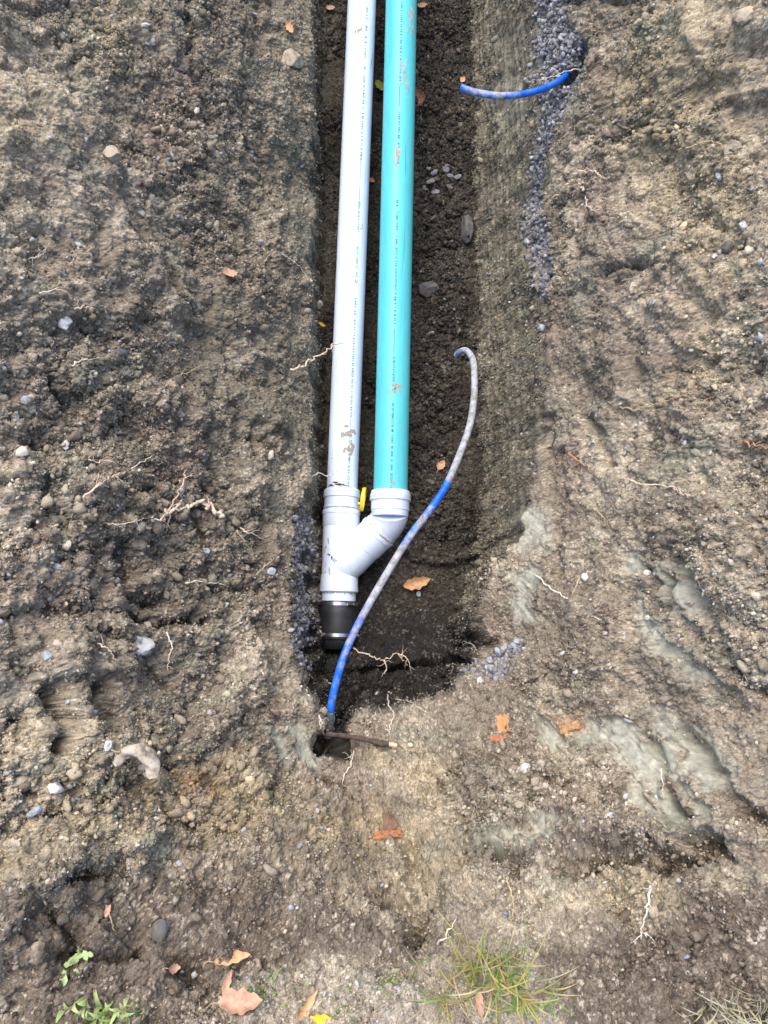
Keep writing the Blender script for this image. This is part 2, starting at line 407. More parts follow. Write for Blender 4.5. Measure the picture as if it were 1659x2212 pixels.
# smooth smears of clay, wetter and darker topsoil, yellow patches, gravel vein
clay = np.zeros(GX.shape)
for pts, e_ in [
    ([(1165,1558),(1205,1556),(1235,1600),(1220,1636),(1195,1640),(1180,1600)], .006),
    ([(1225,1562),(1290,1560),(1310,1620),(1240,1635)], .02),([(1400,1590),(1430,1650),(1440,1700),(1350,1740),(1360,1690)], .012),
    ([(1285,1556),(1359,1551),(1394,1586),(1409,1646),(1345,1663),(1309,1611)], .006),
    ([(1415,1541),(1462,1536),(1569,1651),(1600,1700),(1529,1700),(1429,1586)], .008),
    ([(1399,1601),(1449,1606),(1479,1656),(1559,1771),(1605,1826),(1535,1832),(1539,1776),(1429,1681)], .006),
    ([(1338,1733),(1375,1684),(1454,1704),(1524,1756),(1514,1784),(1419,1774),(1379,1755)], .006),
    ([(1056,1806),(1109,1791),(1229,1796),(1233,1824),(1149,1845),(1069,1831)], .008),
    ([(1370,1181),(1382,1181),(1402,1356),(1388,1356)], .006),([(1440,1265),(1462,1262),(1510,1346),(1490,1350)], .006),
    ([(1410,1230),(1500,1230),(1540,1330),(1470,1330)], .02),([(1400,1350),(1450,1360),(1540,1460),(1480,1450)], .015),
    ([(1105,1110),(1185,1110),(1180,1190),(1110,1190)], .03),([(1110,1240),(1170,1220),(1165,1340),(1115,1350)], .015),
    ([(1075,80),(1110,70),(1130,200),(1110,330),(1085,250)], .03),
    ([(560,1590),(640,1560),(700,1620),(690,1660),(580,1650)], .02),
    ]:
    clay = np.maximum(clay, region(pts, e_+.006, .03, 18))
ca, sa = math.cos(math.radians(-58)), math.sin(math.radians(-58)); al = GX*ca+GY*sa; ac = -GX*sa+GY*ca
clay *= np.clip(1.12+1.9*fbm(ac*30, al*3.5, 4, 165, .65)+.9*fbm(GX*40, GY*40, 3, 166), 0, 1)
rough_damp = 1-.92*clay
ochre = np.zeros(GX.shape)
for pts in [[(0,1560),(200,1600),(420,1650),(600,1700),(620,1880),(300,1830),(0,1880)],[(1300,120),(1500,0),(1659,0),(1659,520),(1520,560),(1400,420)],[(1540,560),(1659,600),(1600,760),(1500,860),(1440,820)],
            [(300,1640),(420,1660),(450,1740),(360,1740)],[(620,1790),(780,1740),(980,1780),(1010,1900),(880,1850),(660,1850)],
            [(0,150),(130,180),(290,100),(290,0),(200,0),(120,260),(30,380),(0,330)],[(820,1650),(960,1660),(950,1730),(840,1720)],
            [(1150,1940),(1420,1950),(1400,2010),(1150,1990)],[(560,430),(640,80),(660,130),(640,170)]]:
    ochre = np.maximum(ochre, region(pts, .05, .07, 7, 31))
rust = np.maximum(region([(350,1640),(410,1650),(450,1730),(380,1700)], .02, .02, 16, 9), region([(1200,1560),(1270,1550),(1290,1590),(1220,1600)], .015, .02, 16, 9))
tops = np.zeros(GX.shape)
for pts in [[(0,1915),(160,1930),(420,1900),(640,1960),(880,2000),(900,2080),(780,2090),(540,2070),(420,2212),(0,2300)],
            [(1150,2060),(1400,2010),(1659,1900),(1800,2000),(1750,2300),(1200,2300),(1190,2130)]]:
    tops = np.maximum(tops, region(pts, .03, .03, 9, 41))
dryg = region([(380,2212),(560,2110),(800,2100),(1000,2120),(1130,2090),(1200,2212),(1150,2300),(380,2300)], .03, .03, 9, 43)
vein = np.zeros(GX.shape)
for pts, e_ in [([(1165,-40),(1240,-40),(1225,60),(1275,105),(1262,150),(1236,200),(1215,270),(1175,330),(1165,400),(1175,470),(1190,540),(1200,620),(1180,650),(1160,560),(1135,470),(1140,390),(1160,300),(1170,220),(1155,160),(1160,60)], .008),
            ([(1050,1420),(1080,1400),(1125,1382),(1135,1400),(1090,1430),(1030,1450)], .008),
            ([(1080,1470),(1120,1440),(1060,1430),(1010,1450)], .01),
            ([(640,1090),(665,1120),(668,1350),(660,1440),(640,1450),(632,1300),(628,1150)], .010)]:
    vein = np.maximum(vein, region(pts, e_, .010, 25, 51))
loose = .75*(1-sstep(-.25, .12, fbm(GX*2.6+3, GY*2.6, 4, 61)))       # crumbly areas
cmp_ = np.zeros(GX.shape)
for pts in [[(540,0),(700,0),(700,1080),(560,1060),(540,500)],[(230,400),(520,300),(520,900),(300,700)],[(1000,0),(1180,0),(1200,1100),(1000,1100)],[(1180,650),(1420,650),(1420,1150),(1200,1250)],[(450,850),(640,850),(620,1200),(470,1100)],[(1200,650),(1350,400),(1450,500),(1400,750)],[(0,180),(200,150),(330,520),(340,680),(120,700),(0,500)]]:
    cmp_ = np.maximum(cmp_, region(pts, .09, .09, 5, 66))
loose *= 1-.85*cmp_
for pts in [[(0,1600),(400,1560),(620,1700),(560,1900),(0,1950)],[(930,1640),(1200,1650),(1500,1840),(1000,1880)],[(1450,1150),(1700,1150),(1700,1500),(1500,1500)],[(0,700),(250,700),(500,1100),(620,1350),(500,1420),(0,1400)],[(880,0),(1010,0),(1015,1200),(890,1200)],[(1380,60),(1659,500),(1659,700),(1450,400)],[(250,330),(420,330),(620,700),(480,640)]]:
    loose = np.maximum(loose, region(pts, .08, .08, 5, 62)*.9)
loose *= rough_damp

# relief, first the lumps, hollows, cracks and bucket gouges, along the surface normal
Q = lambda k: (GX*k, GY*k, Z0*k)
dw1 = .016*fbm3(*Q(28), 3, 81, .6); dw2 = .016*fbm3(*Q(28), 3, 91, .6)
upper = 1-np.clip(prof*1.6, 0, 1)
big = .10*fbm3(*Q(3.1), 5, 1, .58) + .05*(.5-np.abs(fbm3(*Q(6.5), 3, 4)))*1.2
v0, id0, e0 = voro3((GX+dw1*2.5)/.15, (GY+dw2*2.5)/.17, (Z0+dw2)/.15, 95)
lowleft = sstep(.15, -.25, GX)*sstep(1.4, .5, GY)
big += (.010+.014*lowleft)*v0
big -= (.005+.026*lowleft)*sstep(.20, .45, fbm3(*Q(7.5), 3, 97))
big *= .35+.65*sstep(.0, .12, -D)
R = big*(.3+.7*upper)*(1-.6*clay)
v1, id1, e1 = voro3((GX+dw1)/.075, (GY+dw2)/.085, Z0/.075, 100)
flatw = 1-.6*wall
R += .0190*v1*rough_damp*(.15+.85*loose)*flatw
scr = fbm((Uu)*62, GY*3.5, 4, 150, .65)                  # scrapes of the bucket on the walls and across the clay
R += .012*scr*wall*sstep(.05, .3, GY)
ca, sa = math.cos(math.radians(-58)), math.sin(math.radians(-58))
al = GX*ca+GY*sa; ac = -GX*sa+GY*ca
R += (.0065*fbm(ac*48, al*2.2, 4, 160, .65)+.0012*noise(ac*230, al*5, 161))*clay
R += (.5*.008*fbm(ac*38, al*5, 3, 162))*rough_damp*sstep(.25, .6, GX)
for g_ in [([(825,1925),(860,1935),(890,1940)], .024, -.075),([(880,1850),(915,1900),(905,1960),(900,2010)], .035, -.055),
           ([(1075,1885),(1140,1878)], .010, -.035),([(700,1700),(740,1708)], .012, -.045),([(700,1600),(745,1615)], .022, -.06),
           ([(1140,1700),(1190,1712),(1240,1700)], .013, -.035),([(1420,1850),(1500,1848),(1550,1800)], .014, -.05),([(1250,1905),(1330,1895),(1440,1870)], .012, -.03),
           ([(1229,1850),(1400,1845),(1500,1815),(1545,1785)], .022, .05),([(969,1683),(1029,1681)], .009, -.05),([(1069,1684),(1110,1690),(1149,1680)], .010, -.055),([(1069,1853),(1139,1849)], .009, -.05),([(960,1800),(1050,1830),(1200,1870)], .02, .03),([(1280,1880),(1420,1890),(1500,1868),(1545,1830)], .014, -.05),([(960,1690),(1080,1710),(1180,1690)], .022, .022),([(1100,1760),(1250,1790),(1400,1800)], .02, .02),
           ([(1400,1600),(1425,1680),(1470,1740),(1570,1850)], .013, -.028),([(1390,1600),(1408,1650),(1440,1720)], .010, .022),
           ([(1480,1580),(1560,1690),(1650,1790)], .014, -.03),([(1470,1190),(1520,1300),(1600,1440)], .012, -.02),([(1400,1200),(1420,1330)], .009, -.02),
           ([(1270,900),(1310,940),(1330,1010)], .014, -.022),([(1210,980),(1212,1100),(1215,1250)], .010, -.018),
           ([(1250,115),(1240,150),(1215,160)], .022, -.06),([(1270,90),(1262,130)], .010, -.03),
           ([(400,0),(392,60),(396,130)], .009, -.03),([(508,0),(525,80)], .008, -.03),([(345,540),(365,640),(410,680)], .012, -.04),
           ([(250,1175),(262,1290),(330,1300)], .022, -.06),([(380,1240),(385,1260)], .014, -.04),([(230,1080),(250,1120)], .012, -.03),
           ([(290,1330),(350,1350),(430,1340)], .018, -.035),([(100,1480),(105,1620)], .014, -.05),([(190,1480),(200,1590)], .016, -.045),
           ([(180,1440),(250,1450)], .012, .02),([(60,950),(130,1000),(190,1060)], .010, -.03),([(90,820),(100,840)], .016, -.05),
           ([(230,1690),(250,1720),(190,1740)], .014, -.035),([(120,1905),(260,1880)], .013, -.045),([(180,1370),(240,1390)], .012, -.03),([(430,1690),(470,1720)], .014, -.035),
           ([(420,1080),(425,1200)], .012, -.025),([(120,850),(160,900)], .014, -.03),([(530,950),(540,990)], .01, -.03),([(60,170),(120,185),(140,230)], .014, -.035),
           ([(300,1840),(420,1830)], .02, .02),([(80,1960),(140,1990),(160,2060)], .014, -.03),([(120,2060),(300,2060)], .012, -.025),([(395,2080),(420,2110)], .018, -.035),
           ([(660,1200),(662,1420)], .012, -.02),([(1620,1770),(1640,1760)], .018, -.04),([(1590,1450),(1660,1500)], .014, -.03),([(1440,1320),(1460,1240)], .010, -.02),
           ([(760,1450),(850,1440),(930,1425),(1000,1420)], .010, -.05),([(1320,600),(1370,580),(1400,575)], .010, -.025),([(1180,900),(1200,1100)], .014, -.02)]:
    R += groove(g_[0], g_[1]*.85, g_[2]*(1.7 if g_[2] < 0 else 1.2))
for pts, h_ in [([(0,985),(120,1000),(230,1080),(325,1120),(300,1160),(190,1170),(160,1300),(0,1330)], .04),
    ([(265,1275),(390,1200),(480,1165),(560,1130),(600,1200),(560,1270),(440,1262),(380,1330),(290,1335)], .035),
    ([(110,1340),(240,1340),(330,1365),(420,1350),(480,1275),(530,1290),(560,1500),(400,1640),(200,1680),(110,1560)], .03),
    ([(0,1550),(160,1560),(260,1600),(360,1700),(250,1720),(180,1760),(0,1750)], .035),
    ([(0,1780),(200,1740),(330,1800),(280,1880),(120,1905),(0,1900)], .035),([(130,560),(345,545),(420,690),(60,700)], .022),
    ([(395,0),(505,0),(530,100),(470,300),(400,140)], .022),([(505,0),(560,0),(575,520),(520,560),(500,250)], -.02),([(0,0),(150,0),(190,120),(140,230),(0,180)], -.025),
    ([(1230,330),(1420,300),(1500,560),(1330,600),(1240,640)], .018),([(1230,0),(1400,0),(1380,70),(1290,90)], -.03),
    ([(1000,1668),(1180,1655),(1260,1695),(1380,1760),(1450,1830),(1380,1880),(1150,1860),(1050,1780)], .022),([(960,1690),(1150,1690),(1250,1733),(1100,1760),(970,1740)], .018),
    ([(1400,1150),(1600,1130),(1700,1500),(1560,1480)], .022),([(640,1655),(760,1645),(830,1630),(940,1650),(920,1740),(740,1730),(640,1720)], .016),
    ([(860,1010),(1010,1060),(1030,1200),(930,1225),(870,1190)], .03)]:
    R += h_*region(pts, .007, .022, 14, 77)
fadef = 1-sstep(0, 1.0, rfar)*.9
def normals(X, Y, Z, k):
    ex = np.stack([np.gradient(X, axis=1), np.gradient(Y, axis=1), np.gradient(Z, axis=1)], -1)
    ey = np.stack([np.gradient(X, axis=0), np.gradient(Y, axis=0), np.gradient(Z, axis=0)], -1)
    n = np.cross(ex, ey); n /= (np.linalg.norm(n, axis=-1, keepdims=True)+1e-12)
    for c_ in range(3): n[..., c_] = smooth(n[..., c_], k)
    return n/(np.linalg.norm(n, axis=-1, keepdims=True)+1e-12)
PX1, PY1, PZ1 = GX+NX*R*fadef, GY+NY*R*fadef, Z0+NZ*R*fadef
N1 = normals(PX1, PY1, PZ1, 4)
# then clods, crumbs and grains on the lumpy surface
Q = lambda k: (PX1*k, PY1*k, PZ1*k)
v2, id2, e2 = voro3((PX1+dw1)/.034, (PY1+dw2)/.034, (PZ1+dw1)/.034, 110)
v3, id3, e3 = voro3((PX1+dw2*.4)/.0155, (PY1+dw1*.4)/.0155, PZ1/.0155, 120)
v4, id4, e4 = voro3(*Q(1/.0082), 130)
R2 = .0115*v2*rough_damp*(.10+.9*loose)*flatw
R2 += .0066*v3*rough_damp*(.24+.85*loose)*(1-.5*wall)
R2 += .0050*v4*(1-.9*clay)*(.7+.3*loose)
R2 += .010*fbm3(*Q(26), 4, 140, .7)*(1-.85*clay)
R2 += .003*fbm(Uu*160, GY*9, 2, 151)*wall
ve_bump, idv, ev = voro3(*Q(70), 170)
R2 += vein*(.006*ve_bump - .012)
R2 *= fadef
VX, VY, VZ = PX1+N1[..., 0]*R2, PY1+N1[..., 1]*R2, PZ1+N1[..., 2]*R2
NX, NY, NZ = N1[..., 0], N1[..., 1], N1[..., 2]
VT = np.stack([VX.ravel(), VY.ravel(), VZ.ravel()], 1)

# soil colour, with shade painted into the floor, pit and wall bands
def cc(*v): return np.array(v, np.float32)
base = cc(.215, .182, .138); tan = cc(.355, .305, .228); dark = cc(.14, .114, .088); pale = cc(.48, .42, .335)
clc = cc(.37, .37, .30); och = cc(.40, .325, .19); rus = cc(.36, .17, .06); vei = cc(.23, .22, .23); wet_shade = cc(.026, .023, .020); dgr = cc(.32, .28, .225)
def lerp(a, b_, t_): return a + (b_-a)*t_[..., None]
n1 = fbm3(*Q(4.2), 4, 201, .6); n2 = fbm3(*Q(17), 3, 202, .6); n3 = fbm3(*Q(70), 2, 203, .6)
col = np.broadcast_to(base, GX.shape+(3,)).copy()
col = lerp(col, tan, sstep(.0, .42, n1+.25*n2))
col = lerp(col, dark, .45*sstep(.02, .45, -n1+.3*n2))
red = cc(.215, .165, .128)
col = lerp(col, red, .6*sstep(.1, .4, fbm(Uu*3, Vv*3, 3, 207)))
col = lerp(col, och, .55*ochre*sstep(-.3, .3, n2+.2))
upf = sstep(-.55, -.02, Z0)                                  # paler tan towards the top
col = lerp(col, tan*1.12, .45*upf*sstep(-.3, .3, n2+.1)*(1-tops))
col = lerp(col, clc, np.clip(clay*1.0, 0, 1)*(.85+.15*n2))
col = lerp(col, cc(.22, .22, .165), .55*sstep(.18, .45, fbm(Uu*5+9, Vv*5, 3, 208)))
col = lerp(col, rus, .8*rust*sstep(-.2, .3, n2+.15))
col = lerp(col, dark*1.0, .9*tops*(1-dryg))
col = lerp(col, dgr, .85*dryg)
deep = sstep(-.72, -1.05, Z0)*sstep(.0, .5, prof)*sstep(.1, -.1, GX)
damp_shade = np.clip(infloor*1.0+ deep*.35, 0, 1)
col = lerp(col, wet_shade, .85*damp_shade)  # damp floor tone with the trench's occlusion shade painted in
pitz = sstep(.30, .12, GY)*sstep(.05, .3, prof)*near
col = lerp(col, cc(.022, .020, .019), .95*pitz)  # dark pit soil, its shade put into the colour as well
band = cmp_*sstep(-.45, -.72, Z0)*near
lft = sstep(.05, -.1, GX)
moist_shade = np.clip(.5*wall*(1-infloor) + .5*band*lft, 0, .6)*(1-vein)*(1-.8*pitz)
moist_shade = np.where(GX > 0, np.clip(.75*sstep(.01, .12, s_)*(1-infloor)*(1-vein)*(1-pitz), 0, .7), moist_shade)
col = lerp(col, cc(.155, .142, .105)*1.0, moist_shade)  # moist subsoil tone plus painted depth shade on the lower walls
col = col*(1+np.clip(.55*scr, -.4, .4)*np.clip(wall+.6*band, 0, 1)*(1-pitz))[..., None]
col = lerp(col, vei, vein*.9)
# every crumb its own shade, dry pale grains
shade = .72 + .10*id2 + .22*id3 + .28*id4
col = col*(shade*(1+.35*n3))[..., None]
v5, id5, e5 = voro3(*Q(1/.0055), 190)
R5 = v5
grain = ((id5 > .80) & (id3 > .3)).astype(np.float32)*(1-clay)*(1-.75*damp_shade)
col = lerp(col, pale*(.55+.6*id4[..., None]*0+.5), .7*grain*sstep(-.35, .25, n1+n2))
stonep = ((id3 > .955)).astype(np.float32)*(1-clay)*(1-.6*damp_shade)
rg = np.random.default_rng(5)
col *= (1+.20*rg.standard_normal(GX.shape)*(1-.85*clay))[..., None].clip(.5, 1.6)
col = np.clip(col, .008, .75)
ny, nx = GX.shape
ii = (np.arange(ny-1)[:, None]*nx+np.arange(nx-1)[None]).ravel()
quads = np.stack([ii, ii+1, ii+nx+1, ii+nx], 1)
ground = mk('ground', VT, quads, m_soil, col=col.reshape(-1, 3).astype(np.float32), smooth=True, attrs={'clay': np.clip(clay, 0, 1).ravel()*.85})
meta(ground, kind='structure')
cov = Cover(VT)
e_x = np.stack([np.gradient(VX, axis=1), np.gradient(VY, axis=1), np.gradient(VZ, axis=1)], -1)
e_y = np.stack([np.gradient(VX, axis=0), np.gradient(VY, axis=0), np.gradient(VZ, axis=0)], -1)
area = np.linalg.norm(np.cross(e_x, e_y), axis=-1).ravel()
NS = np.stack([NX.ravel(), NY.ravel(), NZ.ravel()], 1)
PX_, PY_, PZ_ = project(VT)
seen = ((PX_ > -120) & (PX_ < 1780) & (PY_ > -120) & (PY_ < 2330)).astype(float)
def hit(X, Y, off=0.):
    i = cov.idx(X, Y); return VT[i] + NS[i]*off, NS[i]

# ------------------------------------------------------------------ loose crumbs, grit and gravel (past counting)
def ico():
    f = (1+5**.5)/2
    v = np.array([(-1,f,0),(1,f,0),(-1,-f,0),(1,-f,0),(0,-1,f),(0,1,f),(0,-1,-f),(0,1,-f),(f,0,-1),(f,0,1),(-f,0,-1),(-f,0,1)], float)
    v /= np.linalg.norm(v[0])
    fa = np.array([(0,11,5),(0,5,1),(0,1,7),(0,7,10),(0,10,11),(1,5,9),(5,11,4),(11,10,2),(10,7,6),(7,1,8),(3,9,4),(3,4,2),(3,2,6),(3,6,8),(3,8,9),(4,9,5),(2,4,11),(6,2,10),(8,6,7),(9,8,1)])
    return v, fa
IV, IF = ico()
def subdiv(v, f):
    v = list(map(tuple, v)); cache = {}; nf = []
    def mid(a, b_):
        k = (min(a, b_), max(a, b_))
        if k not in cache:
            m = np.array(v[a])+np.array(v[b_]); m /= np.linalg.norm(m); cache[k] = len(v); v.append(tuple(m))
        return cache[k]
    for a, b_, c_ in f:
        x, y, z = mid(a, b_), mid(b_, c_), mid(c_, a); nf += [(a, x, z), (b_, y, x), (c_, z, y), (x, y, z)]
    return np.array(v), np.array(nf)
OV = np.array([(1,0,0),(-1,0,0),(0,1,0),(0,-1,0),(0,0,1),(0,0,-1)], float); OF = np.array([(0,2,4),(2,1,4),(1,3,4),(3,0,4),(2,0,5),(1,2,5),(3,1,5),(0,3,5)])
IV2, IF2 = subdiv(IV, IF); IV3, IF3 = subdiv(IV2, IF2)
def scatter(name, n, wgt, smin, smax, colf, seed, label, power=2.2, sink=.25, flat=.75, cat='soil'):
    r = np.random.default_rng(seed)
    p = wgt*area*seen; p = p/p.sum()
    cdf = np.cumsum(p); idx = np.searchsorted(cdf, r.random(n)).clip(0, len(p)-1)
    size = smin + (smax-smin)*r.random(n)**power
    BV, BF = (IV2, IF2) if smax > .028 else ((OV, OF) if smax < .0086 else (IV, IF)); nv = len(BV)
    base = BV[None]*(1+(.19 if nv > 20 else .24)*r.standard_normal((n, nv, 1))).clip(.6, 1.4)
    sc3 = np.stack([r.uniform(.8, 1.3, n), r.uniform(.6, 1., n), r.uniform(.45, flat, n)], 1)
    q = r.standard_normal((n, 4)); q[:, 1:3] *= .5; q /= np.linalg.norm(q, axis=1)[:, None]
    w, x, y, z = q.T
    Rm = np.stack([1-2*(y*y+z*z), 2*(x*y-z*w), 2*(x*z+y*w), 2*(x*y+z*w), 1-2*(x*x+z*z), 2*(y*z-x*w), 2*(x*z-y*w), 2*(y*z+x*w), 1-2*(x*x+y*y)], 1).reshape(n, 3, 3)
    v = np.einsum('nij,nkj->nki', Rm, base*sc3[:, None, :])*size[:, None, None]*.5
    pos = VT[idx] + NS[idx]*(size*(.5-sink)*.6)[:, None] + r.uniform(-.001, .001, (n, 3))
    v = v + pos[:, None, :]
    f = (BF[None]+(np.arange(n)*nv)[:, None, None]).reshape(-1, 3)
    cl = colf(r, n, idx)
    o = mk(name, v.reshape(-1, 3), f, m_rock if cat != 'soil' else m_soil, col=np.repeat(cl, nv, 0).astype(np.float32), smooth=True)
    meta(o, label, cat, kind='stuff'); return o
colF = col.reshape(-1, 3)
cl_ = clay.ravel(); ve_ = vein.ravel(); lo_ = loose.ravel(); in_ = damp_shade.ravel(); to_ = tops.ravel(); dg_ = dryg.ravel()
clus = sstep(-.15, .45, fbm(Uu*9, Vv*9, 3, 301)).ravel(); clus2 = sstep(.0, .5, fbm(Uu*6, Vv*6, 3, 302)).ravel()
def c_soil(r, n, idx):
    return np.clip(colF[idx]*r.uniform(.65, 1.6, (n, 1)), .01, .7)
def c_grit(r, n, idx):
    k = r.random((n, 1)); c0 = np.where(k < .45, cc(.34, .295, .23), np.where(k < .8, cc(.44, .42, .39), cc(.27, .22, .15)))
    return np.clip(c0*r.uniform(.7, 1.35, (n, 1))*(1-.65*in_[idx])[:, None], .02, .8)  # grit takes the same damp tone and painted floor shade
scatter('fine_crumbs', 190000, (.35+lo_+.5*dg_)*(1-.85*cl_)*(.25+clus), .0022, .0062, c_soil, 11, 'fine crumbly soil grains covering the slopes', 1.5, .1)
scatter('soil_crumbs', 70000, (.15+lo_*1.4+.5*dg_)*(1-.9*cl_)*(.2+clus), .003, .013, c_soil, 1, 'loose brown crumbs of soil strewn over the trench sides', 3.0, .1)
scatter('soil_clods', 1300, (.02+lo_**2)*(1-cl_)*(.1+clus2)*(1-.5*in_),   .010, .032, c_soil, 2, 'broken lumps of brown soil lying on the slopes', 2.4, .15)
scatter('pale_grit', 48000, (.3+lo_+1.2*dg_)*(1-.93*cl_)*(.15+clus)*(1-.65*in_)*(1-.5*to_), .0022, .0085, c_grit, 3, 'pale dry grit sprinkled over the soil', 2.6, .1, cat='grit')
ve2 = smooth(vein, 60).ravel()
scatter('blue_grey_gravel', 3600, (ve_+1.1*ve2)*(1-cl_)+1e-9, .004, .024, lambda r, n, idx: np.where(r.random((n, 1)) < .3, cc(.30, .29, .29), cc(.215, .215, .235))*r.uniform(.5, 1.7, (n, 1)), 4, 'band of small blue grey gravel in the trench wall', 2.0, .3, cat='gravel')
scatter('small_pebbles', 600, (.3+lo_+dg_*2)*(1-cl_)*(1-.6*in_), .008, .02, lambda r, n, idx: np.where(r.random((n, 1)) < .5, cc(.42, .41, .40), cc(.34, .36, .40))*r.uniform(.6, 1.25, (n, 1))*(1-.4*in_[idx])[:, None], 6, 'small grey pebbles stuck here and there in the soil', 2.0, .3, cat='pebbles')

# ------------------------------------------------------------------ tubes
def catmull(pts, m=8):
    p = [np.array(q, float) for q in pts]; p = [2*p[0]-p[1]] + p + [2*p[-1]-p[-2]]; out = []
    for i in range(1, len(p)-2):
        for k in range(m):
            t_ = k/m; out.append(.5*((2*p[i])+(-p[i-1]+p[i+1])*t_+(2*p[i-1]-5*p[i]+4*p[i+1]-p[i+2])*t_*t_+(-p[i-1]+3*p[i]-3*p[i+1]+p[i+2])*t_**3))
    out.append(p[-2]); return np.array(out)
def sweep(path, rad, seg=32, caps=True, tdir=None):
    path = np.array(path, float); n = len(path); rad = np.broadcast_to(rad, n)
    T = np.gradient(path, axis=0) if tdir is None else np.broadcast_to(tdir, path.shape).copy()
    T = T/(np.linalg.norm(T, axis=1)[:, None]+1e-12)
    up = np.array([0, 0, 1.]) if abs(T[0][2]) < .9 else np.array([0, 1., 0])
    V = []
    s1 = np.cross(T[0], up); s1 /= np.linalg.norm(s1)
    for i in range(n):
        s1 = s1 - T[i]*s1.dot(T[i]); s1 /= np.linalg.norm(s1); s2 = np.cross(s1, T[i])
        a = np.arange(seg)/seg*2*math.pi
        V.append(path[i] + rad[i]*(np.cos(a)[:, None]*s1+np.sin(a)[:, None]*s2))
    V = np.concatenate(V); Fc = []
    for i in range(n-1):
        for k in range(seg):
            k2 = (k+1) % seg; Fc.append((i*seg+k, i*seg+k2, (i+1)*seg+k2, (i+1)*seg+k))
    if caps: Fc.append(tuple(range(seg))[::-1]); Fc.append(tuple((n-1)*seg+k for k in range(seg)))
    return V, Fc
def lathe(p0, p1, prof, seg=56):
    """prof: (fraction along p0->p1, radius)"""
    p0, p1 = np.array(p0), np.array(p1); pts = [p0+(p1-p0)*f for f, r in prof]
    return sweep(pts, [r for f, r in prof], seg, True, (p1-p0)/np.linalg.norm(p1-p0))
def join(*vf):
    V = []; Fc = []; o = 0
    for v, f in vf:
        V.append(v); Fc += [tuple(i+o for i in q) for q in f]; o += len(v)
    return np.concatenate(V), Fc

# ------------------------------------------------------------------ the pipes
class Pipe:
    def __init__(s, name, near_, far_, r, mat, label, cat='pipe'):
        s.a = np.array(near_); s.b = np.array(far_); s.u = (s.b-s.a)/np.linalg.norm(s.b-s.a); s.r = r
        s.side = np.cross(s.u, [0, 0, 1]); s.side /= np.linalg.norm(s.side); s.up = np.cross(s.side, s.u)
        s.L = np.linalg.norm(s.b-s.a)+1.3
        n = 60; pts = [s.a+s.u*(s.L*k/n-.03) for k in range(n+1)]
        bend = [p+np.array([0, 0, .004*math.sin(k*.21)]) for k, p in enumerate(pts)]
        s.root = empty(name, s.a)
        meta(s.root, label, cat)
        v, f = sweep(pts, r, 72); under(mk('pipe_wall', v, f, mat, sharp=50), s.root)
    def pt(s, t_, th, h=.0006): return s.a+s.u*t_+(s.up*math.cos(th)+s.side*math.sin(th))*(s.r+h)
    def tY(s, Y):
        lo, hi = -.2, 4.5
        for _ in range(40):
            m = (lo+hi)/2; _, yy, _ = project(s.a+s.u*m+s.up*s.r)
            if yy > Y: lo = m
            else: hi = m
        return lo
def text_mesh(body, size):
    cu = bpy.data.curves.new('t', 'FONT'); cu.body = body; cu.size = size; cu.resolution_u = 1
    cu.space_character = 1.05; cu.offset = .00022
    o = bpy.data.objects.new('t', cu); C.objects.link(o)
    dg = bpy.context.evaluated_depsgraph_get(); me = bpy.data.meshes.new_from_object(o.evaluated_get(dg))
    v = np.array([tuple(q.co) for q in me.vertices]); f = [tuple(q.vertices) for q in me.polygons]
    bpy.data.objects.remove(o); bpy.data.meshes.remove(me); bpy.data.curves.remove(cu); return v, f
def lettering(pipe, items, th, mat, size=.0115):
    parts = []
    for Y0, Y1, body in items:
        t0, t1 = pipe.tY(Y0), pipe.tY(Y1)          # text runs from far to near
        if body == '-':
            n = 24; V = []; Fc = []
            for k in range(n+1):
                t_ = t0+(t1-t0)*k/n
                V += [pipe.pt(t_, th-.035, .0005), pipe.pt(t_, th-.005, .0005)]
            Fc = [(2*k, 2*k+1, 2*k+3, 2*k+2) for k in range(n)]
            under(mk('printed_line', V, Fc, mat), pipe.root); continue
        v, f = text_mesh(body, size)
        if len(v) == 0: continue
        sx = (t0-t1)/(v[:, 0].max()+1e-6)
        V = np.array([pipe.pt(t0-x*sx, th+(y-size*.35)/pipe.r, .0005) for x, y, z in v]); parts.append((V, f))
    V, Fc = join(*parts); o = under(mk('printed_lettering', V, Fc, mat, smooth=False), pipe.root); return o
def blotch(pipe, Y, th, w, l, mat, seed, name='mud_smear', n=7):
    r = random.Random(seed); t0 = pipe.tY(Y); V = []; Fc = []
    for _ in range(n):
        c0 = (t0+r.gauss(0, l*.28), th+r.gauss(0, w*.28)/pipe.r); sw, sl_ = w*r.uniform(.10, .30), l*r.uniform(.10, .30)
        k0 = len(V); V.append(pipe.pt(c0[0], c0[1], .0012)); m = 11
        for k in range(m):
            a = 2*math.pi*k/m; q = r.uniform(.5, 1.3)
            V.append(pipe.pt(c0[0]+math.sin(a)*sl_*q, c0[1]+math.cos(a)*sw*q/pipe.r, .0004))
        Fc += [(k0, k0+1+k, k0+1+(k+1) % m) for k in range(m)]
    return under(mk(name, V, Fc, mat), pipe.root)
def scratch(pipe, pts, w, mat):
    V = []
    for i, (Y, th) in enumerate(pts):
        t_ = pipe.tY(Y); ww = w*(1-abs(2*i/(len(pts)-1)-1)*.7)/pipe.r
        V += [pipe.pt(t_, th-ww/2, .0005), pipe.pt(t_, th+ww/2, .0005)]
    return under(mk('scratch', V, [(2*k, 2*k+1, 2*k+3, 2*k+2) for k in range(len(pts)-1)], mat), pipe.root)

